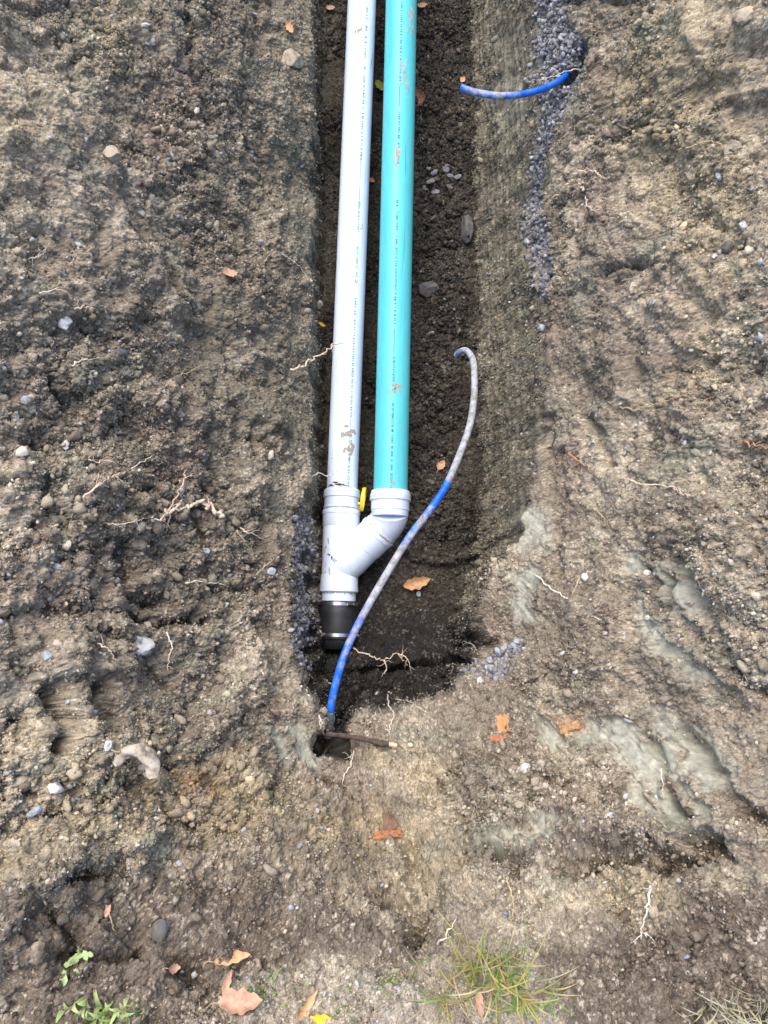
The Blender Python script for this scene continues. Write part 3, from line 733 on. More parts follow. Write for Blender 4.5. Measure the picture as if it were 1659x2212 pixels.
white = Pipe('drain_pipe', P(739,1060,-1.07), P(782,0,-.91), .0528, m_white, 'long white plastic drain pipe lying in the trench on the left of the green one')
green = Pipe('sewer_pipe', P(843.5,1064,-.99), P(867,0,-.86), .0565, m_teal, 'long teal green plastic sewer pipe lying in the trench beside the white one')
lettering(white, [(12,38,'XI 11'),(52,80,'80  4'),(84,90,'1'),(100,122,'1001'),(136,150,'2'),(160,186,'1200  H'),(190,250,'180 H C 11'),(250,330,'0 1001 0 1 0 C 0 0'),(330,345,'80'),
    (345,430,'-'),(432,478,'HINC 00 # 0 1'),(480,498,'1001'),(530,548,'XI 01'),(553,578,'.1801 11'),(584,596,'101'),(600,612,'2'),(640,662,'1001'),(668,680,'20'),(688,700,'410'),(704,712,'10'),(716,760,'* 0 4 0 8 0 8 0'),
    (762,800,'1001 01 01'),(800,850,'020 00101 11'),(852,900,'18 18 01 8 8 10 N'),(905,975,'-'),(978,1000,'BHMC'),(1004,1022,'00 H 0'),(1026,1052,'S 21 0190')], .44, m_ink)
lettering(green, [(2,70,'1100 0 11001 10 10'),(72,140,'0 110 10 0 1 010'),(142,175,'100 0 110 0'),(185,228,'-'),(240,300,'1100 01 001 80'),(308,355,'0 * 10 0015'),(432,446,'N 8'),(456,476,'T.1001'),(482,498,'0 017'),(508,512,'+'),(516,528,'000'),(534,600,'XTCO 110 COO'),
    (602,680,'*COC Y 08 0 1 0 1'),(680,700,'0 01 0'),(710,765,'-'),(770,800,'21 IN CT 0'),(802,835,'0 # 0101 30'),(870,888,'XI 01'),(891,906,'*0801'),(909,922,'11 N'),(926,934,'8'),(938,956,'11001'),(962,970,'0'),(974,986,'004'),(992,998,'+'),(1003,1016,'000'),(1022,1060,'XCOO 10C')], .03, m_ink2)
blotch(white, 66, -.05, .02, .03, m_mud, 1); blotch(white, 935, .25, .05, .035, m_mud, 2, n=10); blotch(white, 968, .45, .03, .05, m_mud, 3, n=6)
blotch(white, 1046, -.15, .05, .012, m_mudd, 4, n=9); blotch(white, 487, .75, .014, .016, plain('blue_grey_smudge', (.36,.42,.52), .7), 5, n=4)
blotch(green, 150, .3, .03, .12, plain('tan_smear', (.22,.46,.45), .8), 6, n=12); blotch(green, 330, -.05, .018, .07, plain('tan_scuff', (.40,.36,.31), .8), 7, n=9)
blotch(green, 835, .12, .03, .035, m_mud, 8, n=11); blotch(green, 838, .10, .014, .02, m_mudd, 9, n=4); blotch(green, 1043, .2, .016, .018, m_mud, 10, n=5)
blotch(green, 182, .06, .008, .008, m_scr, 11, 'scuff_mark', n=3); blotch(white, 663, -.05, .003, .004, m_scr, 12, 'scuff_mark', n=2); blotch(white, 988, -.75, .006, .008, m_scr, 13, 'scuff_mark', n=3); blotch(white, 645, -.2, .003, .003, m_scr, 14, 'scuff_mark', n=2)
blotch(green, 40, .7, .03, .1, plain('pale_scuff', (.32,.42,.40), .8), 16, n=8)
scratch(white, [(770,-.75),(830,-.5),(900,-.3),(960,-.18)], .0010, m_scr); scratch(white, [(545,-.8),(575,-.82)], .0025, m_scr); scratch(white, [(965,-.78),(985,-.76)], .002, m_scr); scratch(white, [(100,1.15),(125,1.0),(140,.95)], .0035, m_scr)
scratch(green, [(310,.45),(345,.5),(380,.48)], .0014, m_ink2); scratch(green, [(470,.55),(540,.5),(600,.38)], .0012, m_ink2); scratch(green, [(920,.3),(905,.5)], .001, m_ink2)
scratch(green, [(800,.55),(830,.7)], .001, m_ink2)

# wye fitting, elbow, stub and rubber coupling
A = white.a; Cn = P(729,1378,-1.10); AL = np.linalg.norm(Cn-A)
def fy(Y): return (Y-1060)/(1378-1060.)
def lat(prof): return lathe(A, Cn, [(fy(y), r) for y, r in prof])
adapter = empty('pipe_adapter', A); meta(adapter, 'white plastic ribbed adapter collar joining the white pipe to the branch fitting', 'pipe fitting')
under(mk('collar', *lat([(1059,.050),(1058.5,.0585),(1061,.0618),(1074,.0632),(1076.5,.0628),(1078,.0590),(1097,.0592)]), m_fit, sharp=35), adapter)
under(mk('rib', *lat([(1096.5,.0585),(1097.5,.0622),(1100,.0622),(1101,.0585)]), m_fit, sharp=35), adapter)
under(mk('spigot', *lat([(1100.5,.0580),(1110,.0580)]), m_fit, sharp=35), adapter)
nub, nf = sweep([A+(Cn-A)*fy(1088)+white.side*.056+white.up*.012, A+(Cn-A)*fy(1088)+white.side*.0625+white.up*.014], [.0055, .004], 12)
under(mk('moulding_stub', nub, nf, m_fit), adapter)
wye = empty('wye_fitting', A+(Cn-A)*fy(1280)); meta(wye, 'white plastic Y branch fitting where the two pipes meet', 'pipe fitting')
under(mk('branch_body', *join(lat([(1139,.0585),(1141,.0606),(1200,.0603),(1243,.0600),(1247,.0606)]),
   ), m_fit, sharp=40), wye)
under(mk('hub', *lat([(1104.5,.0575),(1104,.0630),(1106,.0645),(1113,.0645),(1114.5,.0628),(1138,.0628),(1141,.0600)]), m_fit, sharp=35), wye)
under(mk('hub', *lat([(1244,.0598),(1247,.0622),(1272,.0636),(1275,.0650),(1280,.0650),(1281.5,.0630),(1281,.0560)]), m_fit, sharp=35), wye)
B0 = P(731,1236,-1.088); B1 = P(819,1147,-1.035); Bu = (B1-B0)/np.linalg.norm(B1-B0)
BL = np.linalg.norm(B1-B0)
def latb(prof): return lathe(B0, B1, prof)
under(mk('side_branch', *latb([(-.12,.040),(.02,.0585),(.35,.0600),(.66,.0602)]), m_fit, sharp=40), wye)
under(mk('side_hub', *latb([(.64,.0596),(.645,.0622),(.66,.0628),(.93,.0630),(.935,.0652),(1.0,.0654),(1.005,.056)]), m_fit, sharp=35), wye)
ring = [A+(Cn-A)*fy(1198)+white.up*.0605+(white.u*math.cos(a)+white.side*math.sin(a))*.0065 for a in np.linspace(0, 2*math.pi, 25)]
under(mk('moulded_ring', *sweep(ring, .0006, 6, False), m_fit), wye)
wp = Pipe.__new__(Pipe); wp.a = A; wp.u = -(Cn-A)/AL; wp.side = white.side; wp.up = np.cross(white.side, wp.u); wp.r = .0604; wp.root = wye
v, f = text_mesh('1107\n8018', .006); t0 = -AL*fy(1213)
def tilt_pt(x, y):
    ca_, sa_ = math.cos(math.radians(-50)), math.sin(math.radians(-50)); xx, yy = x*ca_-y*sa_, x*sa_+y*ca_
    return wp.pt(t0+yy, -.28+xx/wp.r, .0006)
under(mk('stamped_lettering', [tilt_pt(x, y) for x, y, z in v], f, plain('blue_ink', (.03,.03,.22), .7, bmp=0), smooth=False), wye)
for q_, (Yq, thq, w_q, l_q, mt, nn) in enumerate([(1160,-.3,.006,.008,m_scr,2),(1230,-.6,.02,.05,m_mudd,6),(1250,-.5,.03,.02,m_mudd,7),(1198,-.75,.02,.07,m_mud,5)]):
    blotch_t = -AL*fy(Yq); r_ = random.Random(40+q_); V = []; Fc = []
    for _ in range(nn):
        c0 = (blotch_t+r_.gauss(0, l_q*.4), thq+r_.gauss(0, w_q*.4)/wp.r); sw, sl2 = max(.0012, w_q*r_.uniform(.06, .2)), max(.0012, l_q*r_.uniform(.06, .2)); k0 = len(V)
        V.append(wp.pt(c0[0], c0[1], .0012))
        for k in range(9): V.append(wp.pt(c0[0]+math.sin(k*.698)*sl2*r_.uniform(.5, 1.3), c0[1]+math.cos(k*.698)*sw*r_.uniform(.5, 1.3)/wp.r, .0004))
        Fc += [(k0, k0+1+k, k0+1+(k+1) % 9) for k in range(9)]
    under(mk('mud_smear', V, Fc, mt), wye)
def mudring(p, axis_, r, seed, a0, a1, root, mat=m_mud, size=.004):
    rr = random.Random(seed); ax_ = np.array(axis_)/np.linalg.norm(axis_); s1 = np.cross(ax_, [0, 0, 1]); s1 /= np.linalg.norm(s1); s2 = np.cross(s1, ax_)
    V = []; Fc = []
    for k in range(60):
        a = rr.uniform(a0, a1); q = p+(np.cos(a)*s2+np.sin(a)*s1)*r+ax_*rr.uniform(-.004, .004); s_q = size*rr.uniform(.3, 1.1); k0 = len(V)
        V += [q+x*s_q*rr.uniform(.5, 1) for x in IV]; Fc += [tuple(int(i)+k0 for i in t3) for t3 in IF]
    return under(mk('mud_crust', V, Fc, mat, smooth=False), root)
mudring(A+(Cn-A)*fy(1058), white.u, .0545, 1, -1.2, 1.2, adapter, m_mud, .0042)
mudring(A+(Cn-A)*fy(1281.5), white.u, .0600, 2, -1.2, 1.3, wye, m_mud, .003)
mudring(A+(Cn-A)*fy(1103), white.u, .0595, 6, -1.2, 1.3, wye, m_mud, .0022)
elb = empty('elbow_fitting', B1); meta(elb, 'white plastic elbow turning the green pipe towards the Y branch', 'pipe fitting')
G1 = green.a; Gd = -green.u
Ec = P(843,1124,-1.014); E2 = G1+Gd*.066
def bez(p, q, r_, n=16): return np.array([(1-t_)**2*p+2*t_*(1-t_)*q+t_*t_*r_ for t_ in np.linspace(0, 1, n)])
bend = np.concatenate([[B1-Bu*.02], bez(B1+Bu*.004, Ec, E2)]); under(mk('bend', *sweep(bend, .0600, 56), m_fit, sharp=40), elb)
under(mk('hub', *lathe(G1-Gd*.004, G1+Gd*.066, [(0,.055),(0,.0632),(.07,.0646),(.16,.0646),(.17,.0672),(.44,.0676),(.47,.0668),(.48,.0632),(.92,.0628),(.94,.0612),(1.2,.0596)]), m_fit, sharp=35), elb)
under(mk('spigot_ring', *lathe(B1, B1+Bu*.014, [(0,.0575),(.35,.0575),(.38,.0618),(.8,.0622),(.9,.0606)]), m_fit, sharp=35), elb)
mudring(B1+Bu*.002, Bu, .0600, 3, -.9, 1.5, elb, m_mud, .0032); mudring(B1+Bu*.001, Bu, .0612, 8, .3, 1.2, elb, m_mud, .0055)
stub = mk('pipe_stub', *lathe(A, Cn, [(fy(1276),.0570),(fy(1312),.0570)]), m_fit, sharp=40); meta(stub, 'short white pipe stub between the Y fitting and the black rubber sleeve', 'pipe')
cpl = empty('rubber_coupling', A+(Cn-A)*fy(1340)); meta(cpl, 'black rubber sleeve coupling with steel bands on the lower pipe end', 'pipe coupling')
under(mk('sleeve', *lat([(1301,.0575),(1300.5,.0622),(1302,.0632),(1316,.0632),(1318,.0645),(1330,.0645),(1331,.0655),(1345,.0660),(1366,.0655),(1380,.0628),(1382,.058)]), m_rub, sharp=30), cpl)
for i_, (y0, y1, r) in enumerate([(1303,1310,.0636),(1368,1375,.0655)]):
    cb = under(mk('band_clamp', *lat([(y0,.0600),(y0,r+.0012),(y1,r+.0012),(y1,.0600)]), m_steel, sharp=35), cpl)
    pc = A+(Cn-A)*fy((y0+y1)/2); sd_ = white.side*.60*(r+.006)+white.up*.80*(r+.006)
    if i_ == 1: sd_ = white.side*.86*(r+.006)+white.up*.5*(r+.006)
    tv = np.cross(white.u, sd_); tv /= np.linalg.norm(tv)
    scw = mk('clamp_screw', *join(sweep([pc+sd_-tv*.011, pc+sd_+tv*.011], .0042, 10), sweep([pc+sd_+tv*.011, pc+sd_+tv*.017], .0055, 6)), m_steel, sharp=30)
    scw.parent = cb
old = mk('old_sewer_pipe', *lathe(Cn, Cn+(Cn-A)*.07, [(-.1,.056),(.0,.056),(1,.056)]), m_rub); meta(old, 'buried dark pipe end continuing below the black rubber sleeve', 'pipe')

# yellow ring standing between the pipes
yc = P(784,1079,-1.05)
ypts = [yc+np.array([.006*math.cos(a), .041*math.cos(a+.0), .041*math.sin(a)]) for a in np.linspace(0, 2*math.pi, 49)]
V = []; Fc = []
for i, p in enumerate(ypts[:-1]):
    rd = (p-yc); rd[0] = 0; rd /= np.linalg.norm(rd)
    for dx2, dr in ((-.006, 0), (.006, 0), (.006, -.004), (-.006, -.004)): V.append(p+np.array([dx2, 0, 0])+rd*dr)
n_ = 48
for i in range(n_):
    for k in range(4): Fc.append((i*4+k, ((i+1) % n_)*4+k, ((i+1) % n_)*4+(k+1) % 4, i*4+(k+1) % 4))
yr = mk('plastic_ring', V, Fc, m_yel, sharp=30); meta(yr, 'yellow plastic ring standing on edge between the two pipe hubs', 'ring')

# blue hoses
def hose(name, pts, r, mudf, label, m=10, ncut=True):
    path = catmull([P(*p) for p in pts], m); V, Fc = sweep(path, r, 20, True)
    n = len(path); rr = np.random.default_rng(7)
    mud = np.repeat([mudf(k/(n-1)) for k in range(n)], 20) + np.tile(.10*np.sin(np.arange(20)/20*2*math.pi), n)
    root = empty(name, path[0]); meta(root, label, 'hose')
    under(mk('hose_tube', V, Fc, m_hose, attrs={'mud': mud}), root); return root, path
lut = lambda xs, ys: (lambda t_: float(np.interp(t_, xs, ys)))
hz, hp = hose('water_hose', [(986,768,-1.10),(994,760,-1.07),(1006,757,-1.04),(1017,768,-1.0),(1023,785,-.97),(1025,820,-.94),(1023,870,-.91),(1010,935,-.88),(968,1040,-.83),(930,1100,-.80),(888,1155,-.77),(846,1222,-.75),(803,1295,-.74),(768,1360,-.745),(742,1420,-.745),(722,1490,-.755),(713,1538,-.765)],
    .0112, lut([0,.3,.47,.500,.508,.545,.565,.63,.69,.72,.78,.83,.88,1], [.46,.54,.52,.44,.0,.0,.34,.30,.55,.50,.36,.27,.22,.12]), 'long blue hose smeared with pale mud, curving from trench floor past the Y fitting')
cp0 = P(712,1536,-.765); cp1 = P(708,1592,-.80)
under(mk('connector', *lathe(cp0, cp1, [(-.02,.010),(0,.0135),(.05,.0150),(.22,.0155),(.26,.0142),(.55,.0142),(.58,.0158),(.80,.0150),(1,.012)], 8), m_conn, smooth=False), hz)
under(mk('connector_nut', *lathe(cp0+(cp1-cp0)*.2, cp0+(cp1-cp0)*.42, [(0,.0158),(.1,.0168),(.9,.0168),(1,.0155)], 6), m_conn, smooth=False), hz)
hz2, hp2 = hose('water_hose', [(996,188,-.56),(1015,196,-.56),(1045,203,-.56),(1085,207,-.56),(1130,203,-.57),(1175,191,-.58),(1212,172,-.60),(1236,148,-.63),(1246,128,-.68)],
    .0102, lut([0,.12,.25,.42,.52,.62,1], [.24,.30,.38,.34,.15,.04,.0]), 'short bright blue hose end sticking out of the gravel band over the trench')
d0 = hp2[0]-hp2[1]; d0 /= np.linalg.norm(d0)
under(mk('hose_bore', *sweep([hp2[0]-d0*.002, hp2[0]+d0*.0006], .0072, 16), m_rub), hz2)

# old root or rod at the near edge of the pit
bpts = [P(706,1586,-.68), P(730,1588,-.665), P(765,1593,-.64), P(800,1600,-.615), P(822,1606,-.60), P(840,1607,-.60)]
bp = catmull(bpts, 8); nb = len(bp); tt = np.linspace(0, 1, nb)
rr = .0062+.0007*np.sin(tt*31); rr = rr+.0028*np.exp(-((tt-.72)/.04)**2)+.0030*np.exp(-((tt-.82)/.04)**2)+.0016*np.exp(-((tt-.93)/.04)**2)
rod = empty('broken_root', bpts[0]); meta(rod, 'thick dark brown knobbly root with a pale snapped end, beside the hose connector', 'root')
under(mk('bark', *sweep(bp, rr, 14), m_rust), rod)
under(mk('snapped_end', *lathe(bp[-1], P(858,1611,-.597), [(-.1,.005),(0,.0058),(.9,.0055),(1,.004)], 9), m_woodcut, smooth=False), rod)

# ------------------------------------------------------------------ roots
def root_mesh(pts, r0, seed, off=.011, twigs=0, lift=0., ph=None):
    r = random.Random(seed); base = []; r0 = r0*1.2
    for (X, Y) in pts:
        if ph is None: p, n = hit(X, Y, off); base.append(p+np.array([0, 0, lift]))
        else: base.append(P(X, Y, ph(X, Y)))
    # rebuild between the ends so that it lies evenly: limit jumps in height
    base = np.array(base)
    if ph is None and len(base) > 2:
        for _ in range(2): base[1:-1, 2] = np.maximum(base[1:-1, 2], (base[:-2, 2]+base[2:, 2])/2)
        base = np.array([P(X, Y, z) for (X, Y), z in zip(pts, base[:, 2])])
    path = catmull(base, 6); n = len(path)
    j = np.array([[r.gauss(0, 1) for _ in range(3)] for _ in range(n)]); path[1:-1] += j[1:-1]*r0*.8
    rad = r0*(1-.72*np.linspace(0, 1, n))*np.array([r.uniform(.8, 1.2) for _ in range(n)])
    parts = [sweep(path, rad, 7)]
    for _ in range(twigs):
        k = r.randrange(1, n-2); d = path[k+1]-path[k]; L = np.linalg.norm(d)+1e-9
        sdv = np.array([-d[1], d[0], 0])/L*r.choice((-1, 1)); q = [path[k]]; cur = d/L*.5+sdv*.9
        for s in range(5):
            cur = cur+np.array([r.gauss(0, .5) for _ in range(3)])*.6; cur /= np.linalg.norm(cur); q.append(q[-1]+cur*r.uniform(.004, .009))
        parts.append(sweep(np.array(q), np.linspace(r0*.38, r0*.12, 6), 5))
    return join(*parts)
def root(pts, r0, label, mat=m_root, seed=0, twigs=2, group=None, **kw):
    V, Fc = root_mesh(pts, r0, seed+len(pts)*7+int(pts[0][0]), twigs=twigs, **kw)
    o = mk('root', V, Fc, mat); meta(o, label, 'root', group); return o
G_R = 'roots poking out of the soil'
# the branched root on the left slope
br = empty('branched_root', hit(350,1110)[0]); meta(br, 'thick pale branched root on the left slope, the largest root there', 'root', G_R)
for nm, pts, r0, tw in [('main_root', [(484,1113),(462,1100),(435,1090),(410,1092),(385,1098),(360,1108),(335,1118),(318,1126)], .0058, 3),
                        ('side_root', [(318,1140),(345,1138),(352,1122),(375,1100),(398,1070)], .0030, 3), ('side_root', [(355,1115),(380,1075),(396,1040),(400,1015)], .0022, 2),
                        ('side_root', [(370,1108),(362,1135),(358,1150)], .0018, 2), ('side_root', [(232,1130),(262,1133),(300,1122),(318,1120)], .0015, 2)]:
    V, Fc = root_mesh(pts, r0, len(pts)+int(r0*1e4), .012, tw, lift=.006); under(mk(nm, V, Fc, m_root), br)
fl = lambda z0, z1, X0, X1: (lambda X, Y: z0+(z1-z0)*(X-X0)/(X1-X0))
root([(627,797),(650,792),(672,776),(695,765),(720,745),(745,740),(761,729)], .0030, 'cream root reaching from the left wall over the middle of the white pipe', seed=1, twigs=4, group=G_R, ph=fl(-.84, -.90, 627, 761))
root([(647,1045),(665,1032),(690,1025),(712,1027),(722,1022),(735,1008)], .0026, 'thin root from the left wall across the white pipe just above its collar', m_root_w, 2, 2, G_R, ph=fl(-.86, -.99, 647, 735))
root([(1263,160),(1245,150),(1220,155),(1195,165),(1170,172),(1153,172)], .0016, 'thin white root lying over the short blue hose', m_root_w, 3, 0, G_R, ph=fl(-.575, -.50, 1263, 1153))
root([(1240,495),(1228,397),(1205,420),(1185,440),(1165,465),(1140,480),(1120,512)][1:], .0022, 'long cream root slanting down across the gravel band on the right', m_root, 4, 4, G_R, lift=.018)
root([(1237,377),(1262,370),(1285,372),(1300,382),(1318,385)], .0024, 'kinked cream root right of the gravel band, level with pipe printing', m_root, 5, 3, G_R)
root([(1265,425),(1270,445),(1290,458)], .0014, 'tiny white root just below the kinked root on the right slope', m_root_w, 6, 1, G_R)
root([(1313,868),(1345,880),(1380,885),(1410,875),(1460,860),(1500,848)], .0019, 'long yellowish bowed root on the right slope', m_root_y, 7, 1, G_R)
root([(1358,1035),(1385,1045),(1430,1048),(1465,1058),(1485,1075)], .0022, 'cream horizontal wavy root below the bowed one at right', m_root, 8, 2, G_R)
root([(1228,978),(1250,995),(1270,1010),(1290,1030)], .0026, 'reddish brown slanting root on the right slope', m_root_r, 9, 1, G_R)
root([(1450,1095),(1490,1103),(1520,1098),(1545,1105)], .0026, 'dark brown root with a shadow under it at the right', m_root_d, 10, 3, G_R)
root([(1605,955),(1630,962),(1665,968)], .0030, 'orange brown root cut by the right edge of the photo', m_root_r, 11, 2, G_R)
root([(1155,1240),(1185,1268),(1220,1290),(1255,1310),(1300,1340)], .0020, 'long thin cream root slanting over the lower right slope', m_root_w, 12, 0, G_R)
root([(1283,1098),(1300,1112),(1310,1125),(1318,1145)], .0014, 'small straw coloured root under the horizontal wavy one', m_root_y, 13, 1, G_R)
root([(1250,1250),(1240,1275),(1235,1290)], .0014, 'tiny upright root beside the long slanting lower right root', m_root_y, 14, 0, G_R)
root([(1428,1660),(1430,1690),(1433,1725)], .0014, 'short upright white root above the grey clay smear', m_root_w, 15, 0, G_R)
root([(1108,765),(1140,762),(1160,770)], .0012, 'faint thin root on the scraped right trench wall', m_root_y, 16, 0, G_R)
root([(690,1362),(712,1378),(740,1385),(765,1402),(800,1415),(830,1425),(860,1412),(880,1438)], .0034, 'long branching root crossing the dark pit behind the hose', m_root, 17, 8, G_R)
root([(830,1425),(835,1445),(825,1462)], .0022, 'short side shoot hanging below the long root in the pit', m_root, 18, 2, G_R)
root([(860,1413),(878,1420),(888,1450)], .0020, 'frayed root tuft at the right end of the long pit root', m_root, 19, 6, G_R)
root([(838,1500),(842,1525),(850,1545),(842,1570),(838,1590)], .0020, 'white zigzag root hanging over the near lip of the pit', m_root_w, 20, 1, G_R, off=.01)
root([(850,1510),(880,1515),(900,1525),(925,1540)], .0014, 'grey thread root against the dark near wall of the pit', m_root_w, 21, 4, G_R)
root([(1000,1385),(1025,1395),(1032,1415)], .0014, 'fine grey rootlets at the right shoulder of the pit', m_root_w, 22, 4, G_R)
root([(765,1620),(758,1650),(745,1675),(740,1700)], .0018, 'pale crooked root below the dark knobbly root', m_root_w, 23, 2, G_R)
root([(690,1545),(695,1565),(698,1585)], .0018, 'little forked white root touching the hose connector', m_root_w, 24, 4, G_R, off=.008)
root([(610,548),(630,562),(650,578),(668,607)], .0014, 'hair thin curved root near the left trench edge, above the yellow leaf', m_root_w, 25, 0, G_R)
root([(645,945),(665,955),(684,967)], .0013, 'hair thin dark root on the left wall just below mid photo', m_root_d, 26, 0, G_R)
root([(358,833),(385,815),(415,800),(443,785)], .0017, 'straight slanting pale root at middle of the left slope', m_root_y, 27, 3, G_R)
root([(155,790),(175,778),(200,777),(215,772)], .0018, 'short horizontal cream root left of the straight slanting one', m_root, 28, 2, G_R)
root([(160,668),(185,662),(205,667)], .0018, 'short arched cream root above the white stone on the left', m_root, 29, 1, G_R)
root([(85,633),(110,628),(150,617)], .0015, 'pale slanting twig root near the left edge, above the arched root', m_root_w, 30, 1, G_R)
root([(180,1075),(215,1045),(240,1030),(270,1020),(310,995),(338,987)], .0024, 'long pale root running up to the right on the left slope', m_root, 31, 4, G_R)
root([(178,990),(205,997),(230,995),(250,1000)], .0018, 'forked pale root right of the oval white stone', m_root, 32, 3, G_R)
root([(515,1138),(535,1150),(560,1160),(575,1168)], .0020, 'pale wavy root to the right of the thick branched root', m_root, 33, 2, G_R)
root([(512,1145),(530,1175),(550,1195)], .0013, 'thin drooping root under the pale wavy root', m_root_y, 34, 1, G_R)
root([(555,1240),(590,1210),(622,1190)], .0014, 'thin straw root near the left lip above the black sleeve', m_root_y, 35, 2, G_R)
root([(360,1365),(372,1400),(365,1420),(362,1450)], .0017, 'wavy upright pale root on the lower left slope', m_root_w, 36, 2, G_R)
root([(210,1390),(235,1405),(250,1430)], .0016, 'pale crooked root beside the rounded grey stone', m_root, 37, 2, G_R)
root([(400,1260),(430,1255),(465,1260),(478,1258)], .0018, 'white branching rootlet on top of the left ledge', m_root_w, 38, 5, G_R)
root([(240,1620),(285,1660),(330,1690)][:1]+[(262,1630),(275,1650)], .0013, 'hair root above the bent tan stone', m_root_y, 39, 1, G_R)
root([(230,1955),(238,1985),(250,2015)], .0016, 'upright tan stalk on the dark topsoil at left', m_root_y, 40, 0, G_R)
root([(1410,1905),(1400,1950),(1388,2000),(1385,2030)], .0022, 'long pale stalk below the clay smear at right', m_root_w, 41, 4, G_R)
root([(1095,1900),(1105,1935),(1110,1975),(1098,2010)], .0017, 'wavy tan stalk beside the grass at bottom centre right', m_root_y, 42, 2, G_R)
root([(945,2040),(965,2020),(985,1985)], .0020, 'pale curved twig just left above the big grass clump', m_root_w, 43, 1, G_R)
root([(60,560),(80,555),(95,548)], .0018, 'white forked rootlet at the far left upper slope', m_root_w, 44, 5, G_R)
root([(1465,325),(1500,315),(1530,305),(1560,312)], .0018, 'straw root on the yellow soil at upper right', m_root_y, 45, 4, G_R)

# ------------------------------------------------------------------ single stones
def stone(X, Y, w, h, label, mat, seed, rot=0., flat=.6, sink=.25, name='stone', bent=False):
    """w, h in photo points at that place"""
    p, nrm = hit(X, Y); zc = project(p)[2]; sw, sh = w*zc/F/2, h*zc/F/2
    r = np.random.default_rng(seed); v = IV3.copy()
    off = r.uniform(0, 50, 3)
    for fq, am in ((1.1, .22), (2.6, .12), (6, .04)):
        v = v*(1+am*(noise(v[:, 0]*fq+off[0], v[:, 1]*fq+v[:, 2]*fq*1.3+off[1], seed)))[:, None]
    for _ in range(7):                                             # knapped facets
        d = r.standard_normal(3); d /= np.linalg.norm(d); k = v@d; lim = r.uniform(.62, .85); v = v-np.maximum(0, k-lim)[:, None]*d
    v = v*np.array([sw, sh, (sw+sh)/2*flat*1.1])
    if bent: v[:, 1] += -(v[:, 0]/sw)**2*sh*.75 + np.maximum(0, v[:, 0]/sw)*-.2*sh; 
    ca_, sa_ = math.cos(rot), math.sin(rot); v = np.stack([v[:, 0]*ca_-v[:, 1]*sa_, v[:, 0]*sa_+v[:, 1]*ca_, v[:, 2]], 1)
    n = Vector(nrm)*.6+Vector((0, 0, 1))*.6; q = Vector((0, 0, 1)).rotation_difference(n.normalized()).to_matrix(); v = v@np.array(q).T
    v = v + p + np.array(n.normalized())*((sw+sh)/2*flat*(.5-sink))
    o = mk(name, v, IF3, mat, smooth=True, sharp=28); meta(o, label, 'stone', 'stones sitting in the soil'); return o
